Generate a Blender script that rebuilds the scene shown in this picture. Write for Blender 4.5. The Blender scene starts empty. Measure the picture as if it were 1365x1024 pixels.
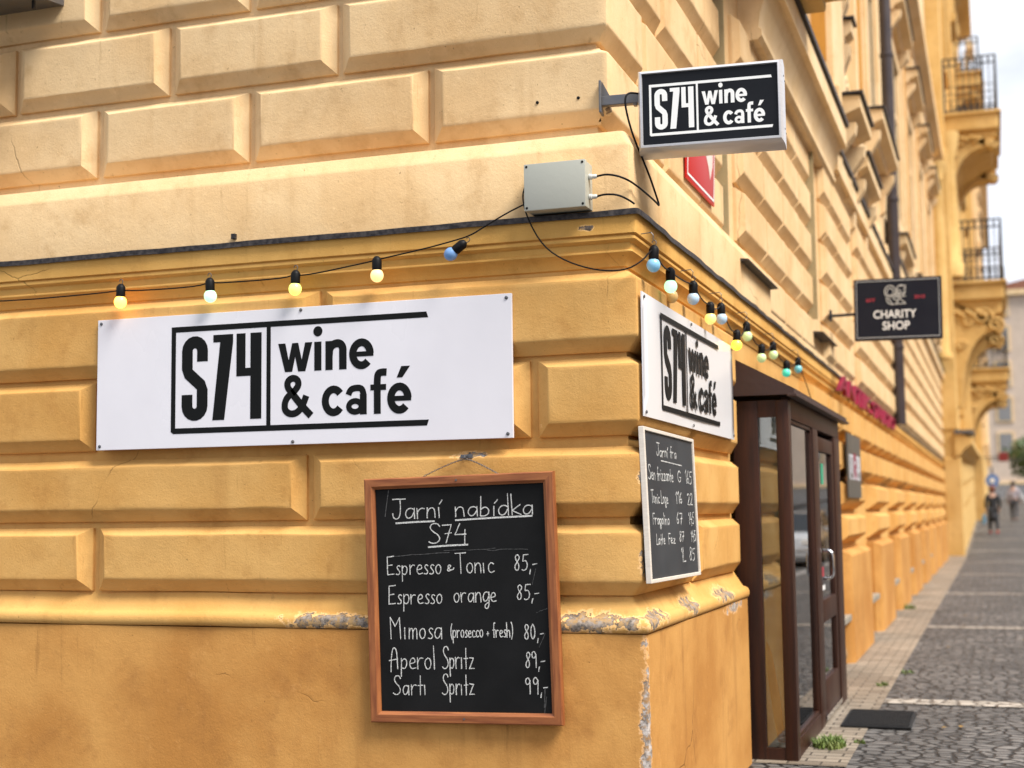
import bpy, bmesh, math, random
from mathutils import Vector, Matrix
random.seed(7)
SC = bpy.context.scene
COL = SC.collection
R = math.radians
U = 1.3                     # metres per modelling unit: everything is scaled up once at the very end

# ------------------------------------------------------------------ camera
cd = bpy.data.cameras.new('camera'); cam = bpy.data.objects.new('camera', cd); COL.objects.link(cam)
yaw, pitch, roll = 0.3338, 0.09156, -0.01213
f = Vector((-math.sin(yaw)*math.cos(pitch), math.cos(yaw)*math.cos(pitch), math.sin(pitch)))
r0 = Vector((math.cos(yaw), math.sin(yaw), 0)); u0 = r0.cross(f)
rt = math.cos(roll)*r0 + math.sin(roll)*u0; up = -math.sin(roll)*r0 + math.cos(roll)*u0
M = Matrix((rt, up, -f)).transposed().to_4x4()
M.translation = Vector((1.1075, -4.3257, 1.0957))*U
cam.matrix_world = M
cd.sensor_width = 36; cd.lens = 48.79; cd.clip_start = .05; cd.clip_end = 3000
cd.dof.use_dof = True; cd.dof.focus_distance = 4.62*U; cd.dof.aperture_fstop = 1.9; cd.dof.aperture_blades = 0
SC.camera = cam

# ------------------------------------------------------------------ world, sun, exposure
SUN_EL, SUN_AZ = 53.0, 67.0          # degrees; azimuth of the sun measured from -Y towards +X
w = bpy.data.worlds.new('World'); SC.world = w; w.use_nodes = True
nt = w.node_tree; N = nt.nodes; L = nt.links
bg = N['Background']; bg.inputs['Strength'].default_value = 0.05
sky = N.new('ShaderNodeTexSky'); sky.sky_type = 'NISHITA'; sky.sun_disc = False
sky.sun_elevation = R(SUN_EL); sky.sun_rotation = R(180-SUN_AZ)
sky.air_density = 1.0; sky.dust_density = 2.0
tc = N.new('ShaderNodeTexCoord'); mp = N.new('ShaderNodeMapping'); mp.inputs['Scale'].default_value = (1, 1, 2.6)
cn = N.new('ShaderNodeTexNoise'); cn.inputs['Scale'].default_value = 3.4; cn.inputs['Detail'].default_value = 8; cn.inputs['Roughness'].default_value = .58
cr = N.new('ShaderNodeValToRGB'); cr.color_ramp.elements[0].position = .34; cr.color_ramp.elements[1].position = .56
cr.color_ramp.elements[0].color = (.62, .62, .62, 1); cr.color_ramp.elements[1].color = (1, 1, 1, 1)
cn2 = N.new('ShaderNodeTexNoise'); cn2.inputs['Scale'].default_value = 5; cn2.inputs['Detail'].default_value = 6
cm = N.new('ShaderNodeMix'); cm.data_type = 'RGBA'
cm.inputs[6].default_value = (12.5, 14, 17, 1); cm.inputs[7].default_value = (19, 19, 19.3, 1)
mx = N.new('ShaderNodeMix'); mx.data_type = 'RGBA'
L.new(tc.outputs['Generated'], mp.inputs['Vector']); L.new(mp.outputs[0], cn.inputs['Vector']); L.new(mp.outputs[0], cn2.inputs['Vector'])
L.new(cn.outputs['Fac'], cr.inputs[0]); L.new(cn2.outputs['Fac'], cm.inputs[0])
L.new(cr.outputs[0], mx.inputs[0]); L.new(sky.outputs[0], mx.inputs[6]); L.new(cm.outputs[2], mx.inputs[7])
L.new(mx.outputs[2], bg.inputs['Color'])
sd = bpy.data.lights.new('sun', 'SUN'); sd.energy = 4.4; sd.angle = R(26); sd.color = (1, .955, .885)
sun = bpy.data.objects.new('sun', sd); COL.objects.link(sun)
sv = Vector((math.sin(R(SUN_AZ))*math.cos(R(SUN_EL)), -math.cos(R(SUN_AZ))*math.cos(R(SUN_EL)), math.sin(R(SUN_EL))))
sun.rotation_euler = sv.to_track_quat('Z', 'Y').to_euler()
SC.view_settings.view_transform = 'Standard'; SC.view_settings.look = 'None'
SC.view_settings.exposure = 0.48; SC.view_settings.gamma = 1
SC.view_settings.use_curve_mapping = False

# ------------------------------------------------------------------ mesh helpers
class MB:
    """collects shapes; build() links them as one mesh object"""
    def __init__(s): s.v = []; s.f = []
    def add(s, vs, fs):
        o = len(s.v); s.v += [tuple(p) for p in vs]; s.f += [tuple(i+o for i in q) for q in fs]; return s
    def box(s, a, b, bev=0.0, fr=None):
        x0, y0, z0 = [min(p, q) for p, q in zip(a, b)]; x1, y1, z1 = [max(p, q) for p, q in zip(a, b)]
        if bev <= 0:
            vs = [(x, y, z) for x in (x0, x1) for y in (y0, y1) for z in (z0, z1)]
            fs = [(0,1,3,2),(4,6,7,5),(0,4,5,1),(2,3,7,6),(0,2,6,4),(1,5,7,3)]
        else:
            bm = bmesh.new(); bmesh.ops.create_cube(bm, size=1)
            for v in bm.verts:
                v.co = Vector(((x0+x1)/2+v.co.x*(x1-x0), (y0+y1)/2+v.co.y*(y1-y0), (z0+z1)/2+v.co.z*(z1-z0)))
            bmesh.ops.bevel(bm, geom=bm.edges[:], offset=bev, segments=2, affect='EDGES', profile=.6)
            bm.verts.index_update(); vs = [v.co[:] for v in bm.verts]; fs = [[v.index for v in q.verts] for q in bm.faces]; bm.free()
        if fr: vs = [fr(*p) for p in vs]
        return s.add(vs, fs)
    def prism(s, poly, d0, d1, fr):
        """polygon (u,v) extruded along w between d0 and d1; fr(u,v,w)->point"""
        n = len(poly)
        vs = [fr(p[0], p[1], d0) for p in poly] + [fr(p[0], p[1], d1) for p in poly]
        fs = [tuple(range(n-1, -1, -1)), tuple(range(n, 2*n))] + [(i, (i+1) % n, n+(i+1) % n, n+i) for i in range(n)]
        return s.add(vs, fs)
    def tube(s, pts, r, n=8, cap=True):
        pts = [Vector(p) for p in pts]; rr = r if hasattr(r, '__len__') else [r]*len(pts)
        vs = []; fs = []; prev = None
        for i, p in enumerate(pts):
            t = (pts[min(i+1, len(pts)-1)]-pts[max(i-1, 0)]).normalized()
            if prev is None:
                a = Vector((0, 0, 1)) if abs(t.z) < .9 else Vector((1, 0, 0)); b = t.cross(a).normalized()
            else:
                b = (prev - t*prev.dot(t)).normalized()
            prev = b; c = t.cross(b)
            for k in range(n):
                an = 2*math.pi*k/n; vs.append(p + (b*math.cos(an)+c*math.sin(an))*rr[i])
        for i in range(len(pts)-1):
            for k in range(n): fs.append((i*n+k, i*n+(k+1) % n, (i+1)*n+(k+1) % n, (i+1)*n+k))
        if cap: fs.append(tuple(range(n-1, -1, -1))); fs.append(tuple((len(pts)-1)*n+k for k in range(n)))
        return s.add(vs, fs)
    def lathe(s, prof, fr=None, n=16):
        """(radius, height) profile about local z; fr maps the local point to the world"""
        vs = []; fs = []
        for (r, z) in prof:
            for k in range(n):
                a = 2*math.pi*k/n; p = (r*math.cos(a), r*math.sin(a), z); vs.append(fr(*p) if fr else p)
        for i in range(len(prof)-1):
            for k in range(n): fs.append((i*n+k, i*n+(k+1) % n, (i+1)*n+(k+1) % n, (i+1)*n+k))
        fs.append(tuple(range(n-1, -1, -1))); fs.append(tuple((len(prof)-1)*n+k for k in range(n)))
        return s.add(vs, fs)
    def sweep(s, prof, path, cap=True):
        """profile [(q,z)] carried along a path given as function list: each path item maps (q,z)->point"""
        n = len(prof); vs = []; fs = []
        for fn in path: vs += [fn(q, z) for q, z in prof]
        for i in range(len(path)-1):
            for k in range(n-1): fs.append((i*n+k, (i+1)*n+k, (i+1)*n+k+1, i*n+k+1))
        if cap: fs.append(tuple(range(n))); fs.append(tuple((len(path)-1)*n+k for k in range(n-1, -1, -1)))
        return s.add(vs, fs)
    def build(s, name, mat, parent=None, smooth=None, weld=False):
        me = bpy.data.meshes.new(name); me.from_pydata(s.v, [], s.f); me.validate()
        bm = bmesh.new(); bm.from_mesh(me)
        if weld: bmesh.ops.remove_doubles(bm, verts=bm.verts[:], dist=1e-5)
        bmesh.ops.recalc_face_normals(bm, faces=bm.faces[:]); bm.to_mesh(me); bm.free()
        o = bpy.data.objects.new(name, me); COL.objects.link(o)
        if mat: me.materials.append(mat)
        if smooth:
            me.polygons.foreach_set('use_smooth', [True]*len(me.polygons)); me.set_sharp_from_angle(angle=R(smooth))
        if parent: o.parent = parent
        return o
def tag(o, label=None, cat=None, group=None, kind=None):
    if label: o['label'] = label
    if cat: o['category'] = cat
    if group: o['group'] = group
    if kind: o['kind'] = kind
    return o
def thing(name, label, cat, loc=(0, 0, 0), rot=(0, 0, 0), group=None):
    o = bpy.data.objects.new(name, None); COL.objects.link(o); o.location = loc; o.rotation_euler = rot
    return tag(o, label, cat, group)
def struct(name, mb, m, smooth=None):
    return tag(mb.build(name, m, None, smooth), kind='structure')
def smooth_pts(pts, it=2):
    for _ in range(it):
        q = [pts[0]]
        for a, b in zip(pts[:-1], pts[1:]):
            a = Vector(a); b = Vector(b); q += [a*.75+b*.25, a*.25+b*.75]
        q.append(pts[-1]); pts = [Vector(p) for p in q]
    return pts
def grid2(nx, ny, fn):
    vs = [fn(i/nx, j/ny) for j in range(ny+1) for i in range(nx+1)]
    fs = [(j*(nx+1)+i, j*(nx+1)+i+1, (j+1)*(nx+1)+i+1, (j+1)*(nx+1)+i) for j in range(ny) for i in range(nx)]
    return vs, fs

# ------------------------------------------------------------------ materials
def mat(name, col, rough=.6, metal=0.0, bump=None, var=None, spec=.5, emit=None, es=0.0, coat=0.0):
    m = bpy.data.materials.new(name); m.use_nodes = True; nt = m.node_tree; b = nt.nodes['Principled BSDF']
    b.inputs['Base Color'].default_value = (*col, 1); b.inputs['Roughness'].default_value = rough
    b.inputs['Metallic'].default_value = metal; b.inputs['Specular IOR Level'].default_value = spec
    b.inputs['Coat Weight'].default_value = coat
    tc = nt.nodes.new('ShaderNodeTexCoord')
    if var:           # (scale, second colour, amount)
        n = nt.nodes.new('ShaderNodeTexNoise'); n.inputs['Scale'].default_value = var[0]; n.inputs['Detail'].default_value = 8
        if len(var) > 3:
            mp = nt.nodes.new('ShaderNodeMapping'); mp.inputs['Scale'].default_value = var[3]
            nt.links.new(tc.outputs['Object'], mp.inputs[0]); nt.links.new(mp.outputs[0], n.inputs['Vector'])
        else: nt.links.new(tc.outputs['Object'], n.inputs['Vector'])
        rp = nt.nodes.new('ShaderNodeMapRange'); rp.inputs[1].default_value = .35; rp.inputs[2].default_value = .68
        rp.inputs[4].default_value = var[2]
        mx = nt.nodes.new('ShaderNodeMix'); mx.data_type = 'RGBA'
        mx.inputs[6].default_value = (*col, 1); mx.inputs[7].default_value = (*var[1], 1)
        nt.links.new(n.outputs['Fac'], rp.inputs[0]); nt.links.new(rp.outputs[0], mx.inputs[0]); nt.links.new(mx.outputs[2], b.inputs['Base Color'])
        rr = nt.nodes.new('ShaderNodeMapRange'); rr.inputs[3].default_value = max(.02, rough-.1); rr.inputs[4].default_value = min(1, rough+.12)
        nt.links.new(n.outputs['Fac'], rr.inputs[0]); nt.links.new(rr.outputs[0], b.inputs['Roughness'])
    if bump:          # (scale, strength, distance)
        n2 = nt.nodes.new('ShaderNodeTexNoise'); n2.inputs['Scale'].default_value = bump[0]; n2.inputs['Detail'].default_value = 6
        nt.links.new(tc.outputs['Object'], n2.inputs['Vector'])
        bp = nt.nodes.new('ShaderNodeBump'); bp.inputs['Strength'].default_value = bump[1]; bp.inputs['Distance'].default_value = bump[2]
        nt.links.new(n2.outputs['Fac'], bp.inputs['Height']); nt.links.new(bp.outputs[0], b.inputs['Normal'])
    if emit:
        b.inputs['Emission Color'].default_value = (*emit, 1); b.inputs['Emission Strength'].default_value = es
    return m
def plaster(name, ca, cb, stain, damage=(), dcol=(.33, .31, .30), grain=1.0, streak=.35):
    """painted render: cloudy tint, dirt streaks, specks, fine grain; grey bare patches inside ellipsoids (cx,cy,cz,rx,ry,rz)"""
    m = bpy.data.materials.new(name); m.use_nodes = True; nt = m.node_tree; N = nt.nodes; L = nt.links
    b = N['Principled BSDF']; b.inputs['Roughness'].default_value = .82; b.inputs['Specular IOR Level'].default_value = .25
    tc = N.new('ShaderNodeTexCoord'); P = tc.outputs['Object']
    def noise(sc, det=6, rough=.55, vec=None):
        n = N.new('ShaderNodeTexNoise'); n.inputs['Scale'].default_value = sc; n.inputs['Detail'].default_value = det; n.inputs['Roughness'].default_value = rough
        L.new(vec or P, n.inputs['Vector']); return n.outputs['Fac']
    def rng(x, a, b_, c=0., d=1.):
        r = N.new('ShaderNodeMapRange'); r.interpolation_type = 'SMOOTHSTEP'
        for i, v in zip((1, 2, 3, 4), (a, b_, c, d)): r.inputs[i].default_value = v
        L.new(x, r.inputs[0]); return r.outputs[0]
    def mix(fac, a, b_, mode='MIX'):
        x = N.new('ShaderNodeMix'); x.data_type = 'RGBA'; x.blend_type = mode
        for i, v in ((0, fac), (6, a), (7, b_)):
            if isinstance(v, (int, float)): x.inputs[i].default_value = v
            elif isinstance(v, tuple): x.inputs[i].default_value = (*v, 1)
            else: L.new(v, x.inputs[i])
        return x.outputs[2]
    def math_(op, a, b_=0.):
        x = N.new('ShaderNodeMath'); x.operation = op
        for i, v in enumerate((a, b_)):
            if isinstance(v, (int, float)): x.inputs[i].default_value = v
            else: L.new(v, x.inputs[i])
        return x.outputs[0]
    c = mix(rng(noise(1.7, 8, .6), .36, .66), ca, cb)
    c = mix(math_('MULTIPLY', rng(noise(7, 10, .65), .5, .78), .55), c, stain)
    mp = N.new('ShaderNodeMapping'); mp.inputs['Scale'].default_value = (9, 9, .8); L.new(P, mp.inputs[0])
    c = mix(math_('MULTIPLY', rng(noise(1.3, 8, .6, mp.outputs[0]), .52, .8), streak), c, stain)
    light = tuple(min(1, x*1.25+.03) for x in ca)
    c = mix(math_('MULTIPLY', rng(noise(22, 8, .7), .56, .74), .28), c, light)
    c = mix(math_('MULTIPLY', rng(noise(75, 4), .69, .75), .55), c, tuple(x*.35 for x in stain))
    mp2 = N.new('ShaderNodeMapping'); mp2.inputs['Scale'].default_value = (34, 34, 2.6); L.new(P, mp2.inputs[0])
    drip = math_('MULTIPLY', rng(noise(1.0, 6, .6, mp2.outputs[0]), .60, .74), rng(noise(2.6, 4), .45, .62))
    c = mix(math_('MULTIPLY', drip, .45), c, tuple(x*.6 for x in stain))
    # hairline cracks
    vo = N.new('ShaderNodeTexVoronoi'); vo.feature = 'DISTANCE_TO_EDGE'; vo.inputs['Scale'].default_value = 1.1
    mv = N.new('ShaderNodeMix'); mv.data_type = 'VECTOR'; mv.inputs[0].default_value = .10
    nn = N.new('ShaderNodeTexNoise'); nn.inputs['Scale'].default_value = 5; nn.inputs['Detail'].default_value = 8; L.new(P, nn.inputs['Vector'])
    L.new(P, mv.inputs[4]); L.new(nn.outputs['Color'], mv.inputs[5]); L.new(mv.outputs[1], vo.inputs['Vector'])
    crack = math_('MULTIPLY', rng(vo.outputs['Distance'], .0, .0035, 1., 0.), rng(noise(1.9, 3), .56, .66))
    c = mix(math_('MULTIPLY', crack, .6), c, tuple(x*.3 for x in stain))
    h = math_('ADD', math_('MULTIPLY', noise(120, 6, .75), .0022*grain), math_('MULTIPLY', noise(12, 10, .62), .0035*grain))
    h = math_('SUBTRACT', h, math_('MULTIPLY', crack, .002))
    if damage:
        best = None
        for (x, y, z, a, b_, e) in damage:
            s = N.new('ShaderNodeVectorMath'); s.operation = 'SUBTRACT'; s.inputs[1].default_value = (x, y, z); L.new(P, s.inputs[0])
            k = N.new('ShaderNodeVectorMath'); k.operation = 'DIVIDE'; k.inputs[1].default_value = (a, b_, e); L.new(s.outputs[0], k.inputs[0])
            q = N.new('ShaderNodeVectorMath'); q.operation = 'LENGTH'; L.new(k.outputs[0], q.inputs[0])
            d = math_('SUBTRACT', 1.0, q.outputs['Value'])
            best = d if best is None else math_('MAXIMUM', best, d)
        best = math_('MAXIMUM', best, -1.0)
        field = math_('ADD', best, math_('MULTIPLY', math_('SUBTRACT', noise(17, 10, .68), .5), 3.0))
        inside = math_('MULTIPLY', rng(field, .40, .47), rng(best, .0, .1))
        rim = math_('MULTIPLY', rng(field, .14, .32), rng(best, .0, .1))
        c = mix(math_('MULTIPLY', rim, .75), c, tuple(min(1, x*1.2+.12) for x in ca))
        bare = mix(rng(noise(45, 10, .75), .38, .62), tuple(x*.28 for x in dcol), dcol)
        under = mix(rng(noise(31, 6, .7), .45, .6), bare, tuple(x*.55+.05 for x in ca))
        c = mix(inside, c, under)
        h = math_('SUBTRACT', h, math_('MULTIPLY', inside, .006))
    bp = N.new('ShaderNodeBump'); bp.inputs['Strength'].default_value = .9; bp.inputs['Distance'].default_value = 1.0
    L.new(h, bp.inputs['Height']); L.new(bp.outputs[0], b.inputs['Normal']); L.new(c, b.inputs['Base Color'])
    return m
LOWER = plaster('ochre_plaster', (.69, .40, .132), (.60, .315, .086), (.42, .19, .045),
    damage=[(-.535, -.05, 1.285, .075, .05, .022), (-.30, -.05, 1.37, .03, .05, .02),
            (-1.12, -.02, .80, .17, .05, .028), (0.03, -.05, 1.31, .04, .05, .03), (.05, -.02, 1.19, .03, .04, .05), (.05, -.02, .93, .03, .04, .06)])
PLINTH = plaster('ochre_plinth_plaster', (.57, .295, .085), (.44, .20, .048), (.30, .13, .035),
    damage=[(.062, -.062, .40, .034, .034, .36), (.062, -.062, .12, .03, .03, .2), (.06, 1.45, .69, .1, .26, .03), (-.15, -.062, .2, .03, .05, .05)], dcol=(.60, .54, .50), streak=.6)
LEDGE = plaster('ochre_ledge_plaster', (.67, .385, .12), (.58, .305, .08), (.38, .18, .05),
    damage=[(-1.06, -.07, .735, .20, .09, .040), (-.86, -.07, .735, .15, .09, .035), (-.10, -.07, .745, .24, .09, .05), (.07, .05, .75, .09, .20, .04),
            (.07, .62, .76, .09, .16, .05), (.07, 1.25, .76, .09, .25, .05)], dcol=(.37, .31, .26), streak=.5)
CORNICE = plaster('ochre_cornice_plaster', (.73, .42, .12), (.65, .35, .085), (.46, .23, .05),
    damage=[(-.115, -.05, 2.008, .032, .04, .013)], dcol=(.25, .2, .17))
UPPER = plaster('cream_plaster', (.78, .56, .31), (.70, .465, .23), (.46, .26, .10), damage=[(-.06, .08, 2.41, .03, .05, .07), (0.0, .1, 2.2, .03, .05, .1)], dcol=(.3, .22, .16))
CREAM = plaster('pale_cream_plaster', (.80, .60, .36), (.73, .52, .28), (.52, .33, .14))
OCHRE2 = plaster('deep_ochre_plaster', (.68, .46, .18), (.60, .38, .13), (.42, .23, .08))
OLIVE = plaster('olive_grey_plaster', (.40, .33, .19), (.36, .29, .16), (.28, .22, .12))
PANEL = plaster('orange_panel_plaster', (.55, .27, .05), (.48, .22, .04), (.36, .17, .04))
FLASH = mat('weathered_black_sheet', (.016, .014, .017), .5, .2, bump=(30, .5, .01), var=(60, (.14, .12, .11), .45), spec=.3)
WHITE = mat('white_sign_panel', (.80, .785, .83), .28, var=(1.6, (.66, .64, .68), .6, (1, 1, .5)), spec=.5, bump=(3, .12, .02))
BLACKP = mat('black_vinyl', (.007, .0075, .0075), .5, spec=.12)
WHITEP = mat('white_vinyl', (.86, .86, .84), .4)
DARKF = mat('black_sign_face', (.007, .008, .011), .4, var=(5, (.012, .014, .018), .6), spec=.15)
ALU = mat('brushed_aluminium', (.74, .74, .76), .32, .45, var=(6, (.6, .6, .62), .5, (1, 1, 30)))
STEEL = mat('dull_grey_steel', (.12, .125, .14), .45, .6, var=(20, (.22, .19, .16), .5))
CHROME = mat('polished_chrome', (.8, .8, .82), .12, 1.0)
BOXG = mat('grey_green_plastic', (.40, .41, .355), .45, bump=(60, .1, .004), var=(4, (.44, .44, .38), .8))
BLKPL = mat('black_rubber', (.006, .006, .007), .5, spec=.15)
GLAND = mat('light_grey_plastic', (.6, .6, .57), .4)
WOOD = mat('reddish_brown_wood', (.36, .125, .038), .45, bump=(40, .2, .004), var=(3.0, (.20, .055, .016), 1.0, (30, 30, 2.5)))
WOODH = mat('reddish_brown_wood_crossgrain', (.36, .125, .038), .45, bump=(40, .2, .004), var=(3.0, (.20, .055, .016), 1.0, (2.5, 30, 30)))
SLATE = mat('black_chalkboard', (.008, .0082, .0085), .7, var=(5, (.018, .018, .019), .55), bump=(60, .1, .002), spec=.12)
CHALK = mat('white_chalk', (.80, .80, .77), .9, var=(260, (.16, .16, .16), .8))
CHALK2 = mat('smeared_chalk', (.62, .62, .60), .9, var=(110, (.12, .12, .12), .8))
PALEW = mat('pale_painted_wood', (.72, .66, .58), .5, var=(8, (.6, .52, .44), .6, (4, 4, 20)), bump=(40, .2, .004))
BROWN = mat('dark_brown_painted_wood', (.046, .0155, .008), .45, var=(4, (.022, .009, .006), .9, (12, 12, .8)), bump=(25, .15, .006), spec=.28)
BROWNS = mat('dark_brown_roof_sheet', (.040, .018, .016), .5, var=(5, (.04, .02, .017), .8), bump=(14, .3, .01))
PIPEM = mat('dark_downpipe_paint', (.035, .026, .030), .4, var=(5, (.06, .045, .045), .5))
IRON = mat('black_wrought_iron', (.015, .015, .018), .5)
NAVY = mat('navy_black_sign_paint', (.009, .010, .019), .5, var=(6, (.014, .016, .026), .6), spec=.2)
REDT = mat('red_letter_paint', (.42, .03, .05), .45)
CRIM = mat('crimson_letter_plastic', (.27, .014, .045), .5, var=(6, (.20, .01, .035), .7), spec=.2)
REDS = mat('red_enamel', (.52, .015, .012), .4, spec=.2)
GREYP = mat('grey_metal_plaque', (.10, .098, .088), .4, .3, var=(7, (.15, .145, .13), .6))
RUBBER = mat('black_ribbed_rubber', (.007, .007, .008), .8, bump=(120, .4, .004))
STONEG = mat('grey_sandstone', (.30, .27, .22), .85, var=(5, (.2, .17, .13), .8), bump=(30, .5, .01))
def glass_mat():
    m = bpy.data.materials.new('window_glass'); m.use_nodes = True; nt = m.node_tree; N = nt.nodes
    for n in list(N): N.remove(n)
    o = N.new('ShaderNodeOutputMaterial'); g = N.new('ShaderNodeBsdfGlossy'); g.inputs['Roughness'].default_value = .015
    t = N.new('ShaderNodeBsdfTransparent'); t.inputs['Color'].default_value = (.82, .86, .83, 1)
    fr = N.new('ShaderNodeFresnel'); fr.inputs['IOR'].default_value = 1.55; mx = N.new('ShaderNodeMixShader')
    ad = N.new('ShaderNodeMath'); ad.operation = 'ADD'; ad.use_clamp = True; ad.inputs[1].default_value = .16
    nt.links.new(fr.outputs[0], ad.inputs[0]); nt.links.new(ad.outputs[0], mx.inputs[0]); nt.links.new(t.outputs[0], mx.inputs[1]); nt.links.new(g.outputs[0], mx.inputs[2]); nt.links.new(mx.outputs[0], o.inputs[0])
    return m
GLASS = glass_mat()
DARKGL = mat('dark_window_pane', (.02, .024, .028), .06, spec=.8)
PALEGL = mat('sky_toned_pane', (.22, .215, .21), .15, spec=.7)  # pale colour stands in for sky reflected in distant windows
# ------------------------------------------------------------------ ground materials
def cobble(name, c1, c2, joint, scale, stretch=(1, 1, 1), brick=None, bumpd=.012):
    m = bpy.data.materials.new(name); m.use_nodes = True; nt = m.node_tree; N = nt.nodes; L = nt.links
    b = N['Principled BSDF']; b.inputs['Roughness'].default_value = .62; b.inputs['Specular IOR Level'].default_value = .4
    tc = N.new('ShaderNodeTexCoord'); mp = N.new('ShaderNodeMapping'); mp.inputs['Scale'].default_value = stretch; L.new(tc.outputs['Object'], mp.inputs[0])
    wv = N.new('ShaderNodeTexNoise'); wv.inputs['Scale'].default_value = 5; wv.inputs['Detail'].default_value = 3; L.new(mp.outputs[0], wv.inputs['Vector'])
    mv = N.new('ShaderNodeMix'); mv.data_type = 'VECTOR'; mv.inputs[0].default_value = .075 if not brick else .006
    L.new(mp.outputs[0], mv.inputs[4]); L.new(wv.outputs['Color'], mv.inputs[5])
    rp = N.new('ShaderNodeMapRange'); rp.interpolation_type = 'SMOOTHSTEP'
    mx = N.new('ShaderNodeMix'); mx.data_type = 'RGBA'; mx.inputs[6].default_value = (*c1, 1); mx.inputs[7].default_value = (*c2, 1)
    if brick:
        br = N.new('ShaderNodeTexBrick'); br.inputs['Scale'].default_value = 1; br.inputs['Brick Width'].default_value = brick[0]; br.inputs['Row Height'].default_value = brick[1]
        br.inputs['Mortar Size'].default_value = .006; br.inputs['Mortar Smooth'].default_value = .6; br.inputs['Color1'].default_value = (0, 0, 0, 1); br.inputs['Color2'].default_value = (1, 1, 1, 1); br.inputs['Mortar'].default_value = (.5, .5, .5, 1)
        L.new(mv.outputs[1], br.inputs['Vector'])
        rp.inputs[1].default_value = 1; rp.inputs[2].default_value = 0; L.new(br.outputs['Fac'], rp.inputs[0]); L.new(br.outputs['Color'], mx.inputs[0])
    else:
        vo = N.new('ShaderNodeTexVoronoi'); vo.feature = 'DISTANCE_TO_EDGE'; vo.inputs['Scale'].default_value = scale; vo.inputs['Randomness'].default_value = .95
        vc = N.new('ShaderNodeTexVoronoi'); vc.inputs['Scale'].default_value = scale; vc.inputs['Randomness'].default_value = .95
        L.new(mv.outputs[1], vo.inputs['Vector']); L.new(mv.outputs[1], vc.inputs['Vector'])
        rp.inputs[1].default_value = .03; rp.inputs[2].default_value = .17; L.new(vo.outputs['Distance'], rp.inputs[0])
        sx = N.new('ShaderNodeSeparateColor'); L.new(vc.outputs['Color'], sx.inputs[0]); L.new(sx.outputs[0], mx.inputs[0])
    n = N.new('ShaderNodeTexNoise'); n.inputs['Scale'].default_value = 1.1; n.inputs['Detail'].default_value = 9; L.new(tc.outputs['Object'], n.inputs['Vector'])
    st = N.new('ShaderNodeMapRange'); st.inputs[1].default_value = .3; st.inputs[2].default_value = .7; st.inputs[3].default_value = .62; st.inputs[4].default_value = 1.2; L.new(n.outputs['Fac'], st.inputs[0])
    sc = N.new('ShaderNodeVectorMath'); sc.operation = 'SCALE'; L.new(mx.outputs[2], sc.inputs[0]); L.new(st.outputs[0], sc.inputs['Scale'])
    jx = N.new('ShaderNodeMix'); jx.data_type = 'RGBA'; jx.inputs[6].default_value = (*joint, 1); L.new(rp.outputs[0], jx.inputs[0]); L.new(sc.outputs[0], jx.inputs[7])
    L.new(jx.outputs[2], b.inputs['Base Color'])
    n2 = N.new('ShaderNodeTexNoise'); n2.inputs['Scale'].default_value = 40; n2.inputs['Detail'].default_value = 6; L.new(tc.outputs['Object'], n2.inputs['Vector'])
    ad = N.new('ShaderNodeMath'); ad.operation = 'MULTIPLY_ADD'; ad.inputs[1].default_value = .3; L.new(n2.outputs['Fac'], ad.inputs[0]); L.new(rp.outputs[0], ad.inputs[2])
    bp = N.new('ShaderNodeBump'); bp.inputs['Strength'].default_value = 1; bp.inputs['Distance'].default_value = bumpd; L.new(ad.outputs[0], bp.inputs['Height']); L.new(bp.outputs[0], b.inputs['Normal'])
    return m
COBBLE = cobble('grey_mosaic_setts', (.085, .081, .079), (.190, .178, .168), (.017, .015, .014), 14.0, (1.0, 1.25, 1))
COBLT = cobble('pale_limestone_setts', (.40, .355, .30), (.54, .485, .42), (.14, .12, .10), 13)
TILES = cobble('tan_edging_setts', (.21, .168, .125), (.33, .275, .212), (.085, .068, .05), 1, (1, 1, 1), brick=(.14, .075), bumpd=.006)
KERBM = mat('granite_kerb', (.30, .29, .28), .7, bump=(60, .4, .004), var=(30, (.2, .19, .19), .7))
ROADM = mat('grey_asphalt', (.055, .055, .057), .85, bump=(180, .6, .004), var=(3, (.07, .07, .07), .8))

# ------------------------------------------------------------------ ground: flat by the corner, a gentle rise up the street
def gz(y): return 0.0 if y < 25 else .030*(y-25-3*(1-math.exp(-(y-25)/3)))
ys = [-60, -20, -8, 0, 6, 12, 18, 23, 25] + [25+2.5*i for i in range(1, 30)] + [110, 130, 160, 220]
def strip(x0, x1, z, ys=ys, nx=1):
    mb = MB(); vs = []; n = len(ys)
    for y in ys: vs += [(x0, y, gz(min(y, 140))+z), (x1, y, gz(min(y, 140))+z)]
    mb.add(vs, [(2*i, 2*i+1, 2*i+3, 2*i+2) for i in range(n-1)]); return mb
g = MB(); g.add([(-900, -900, -.5), (900, -900, -.5), (900, 900, -.5), (-900, 900, -.5)], [(0, 1, 2, 3)])
struct('ground', g, ROADM)
KX = 2.45
mb = strip(-.6, KX, 0.0); mb.add([(-60, -2.4, 0), (-.6, -2.4, 0), (-.6, .3, 0), (-60, .3, 0)], [(0, 1, 2, 3)])
struct('pavement', mb, COBBLE)
struct('pavement_edging', strip(.0, .46, .004, [1.79]+[y for y in ys if y > 3]), TILES)
bands = MB()
for k in range(0, 16):
    y = 3.80+5.1*k
    for j in range(3): pass
    bands.add([(.463, y, gz(y)+.005), (KX, y, gz(y)+.005), (KX, y+.20, gz(y+.2)+.005), (.463, y+.20, gz(y+.2)+.005)], [(0, 1, 2, 3)])
struct('pavement_bands', bands, COBLT)
k = MB()
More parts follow.
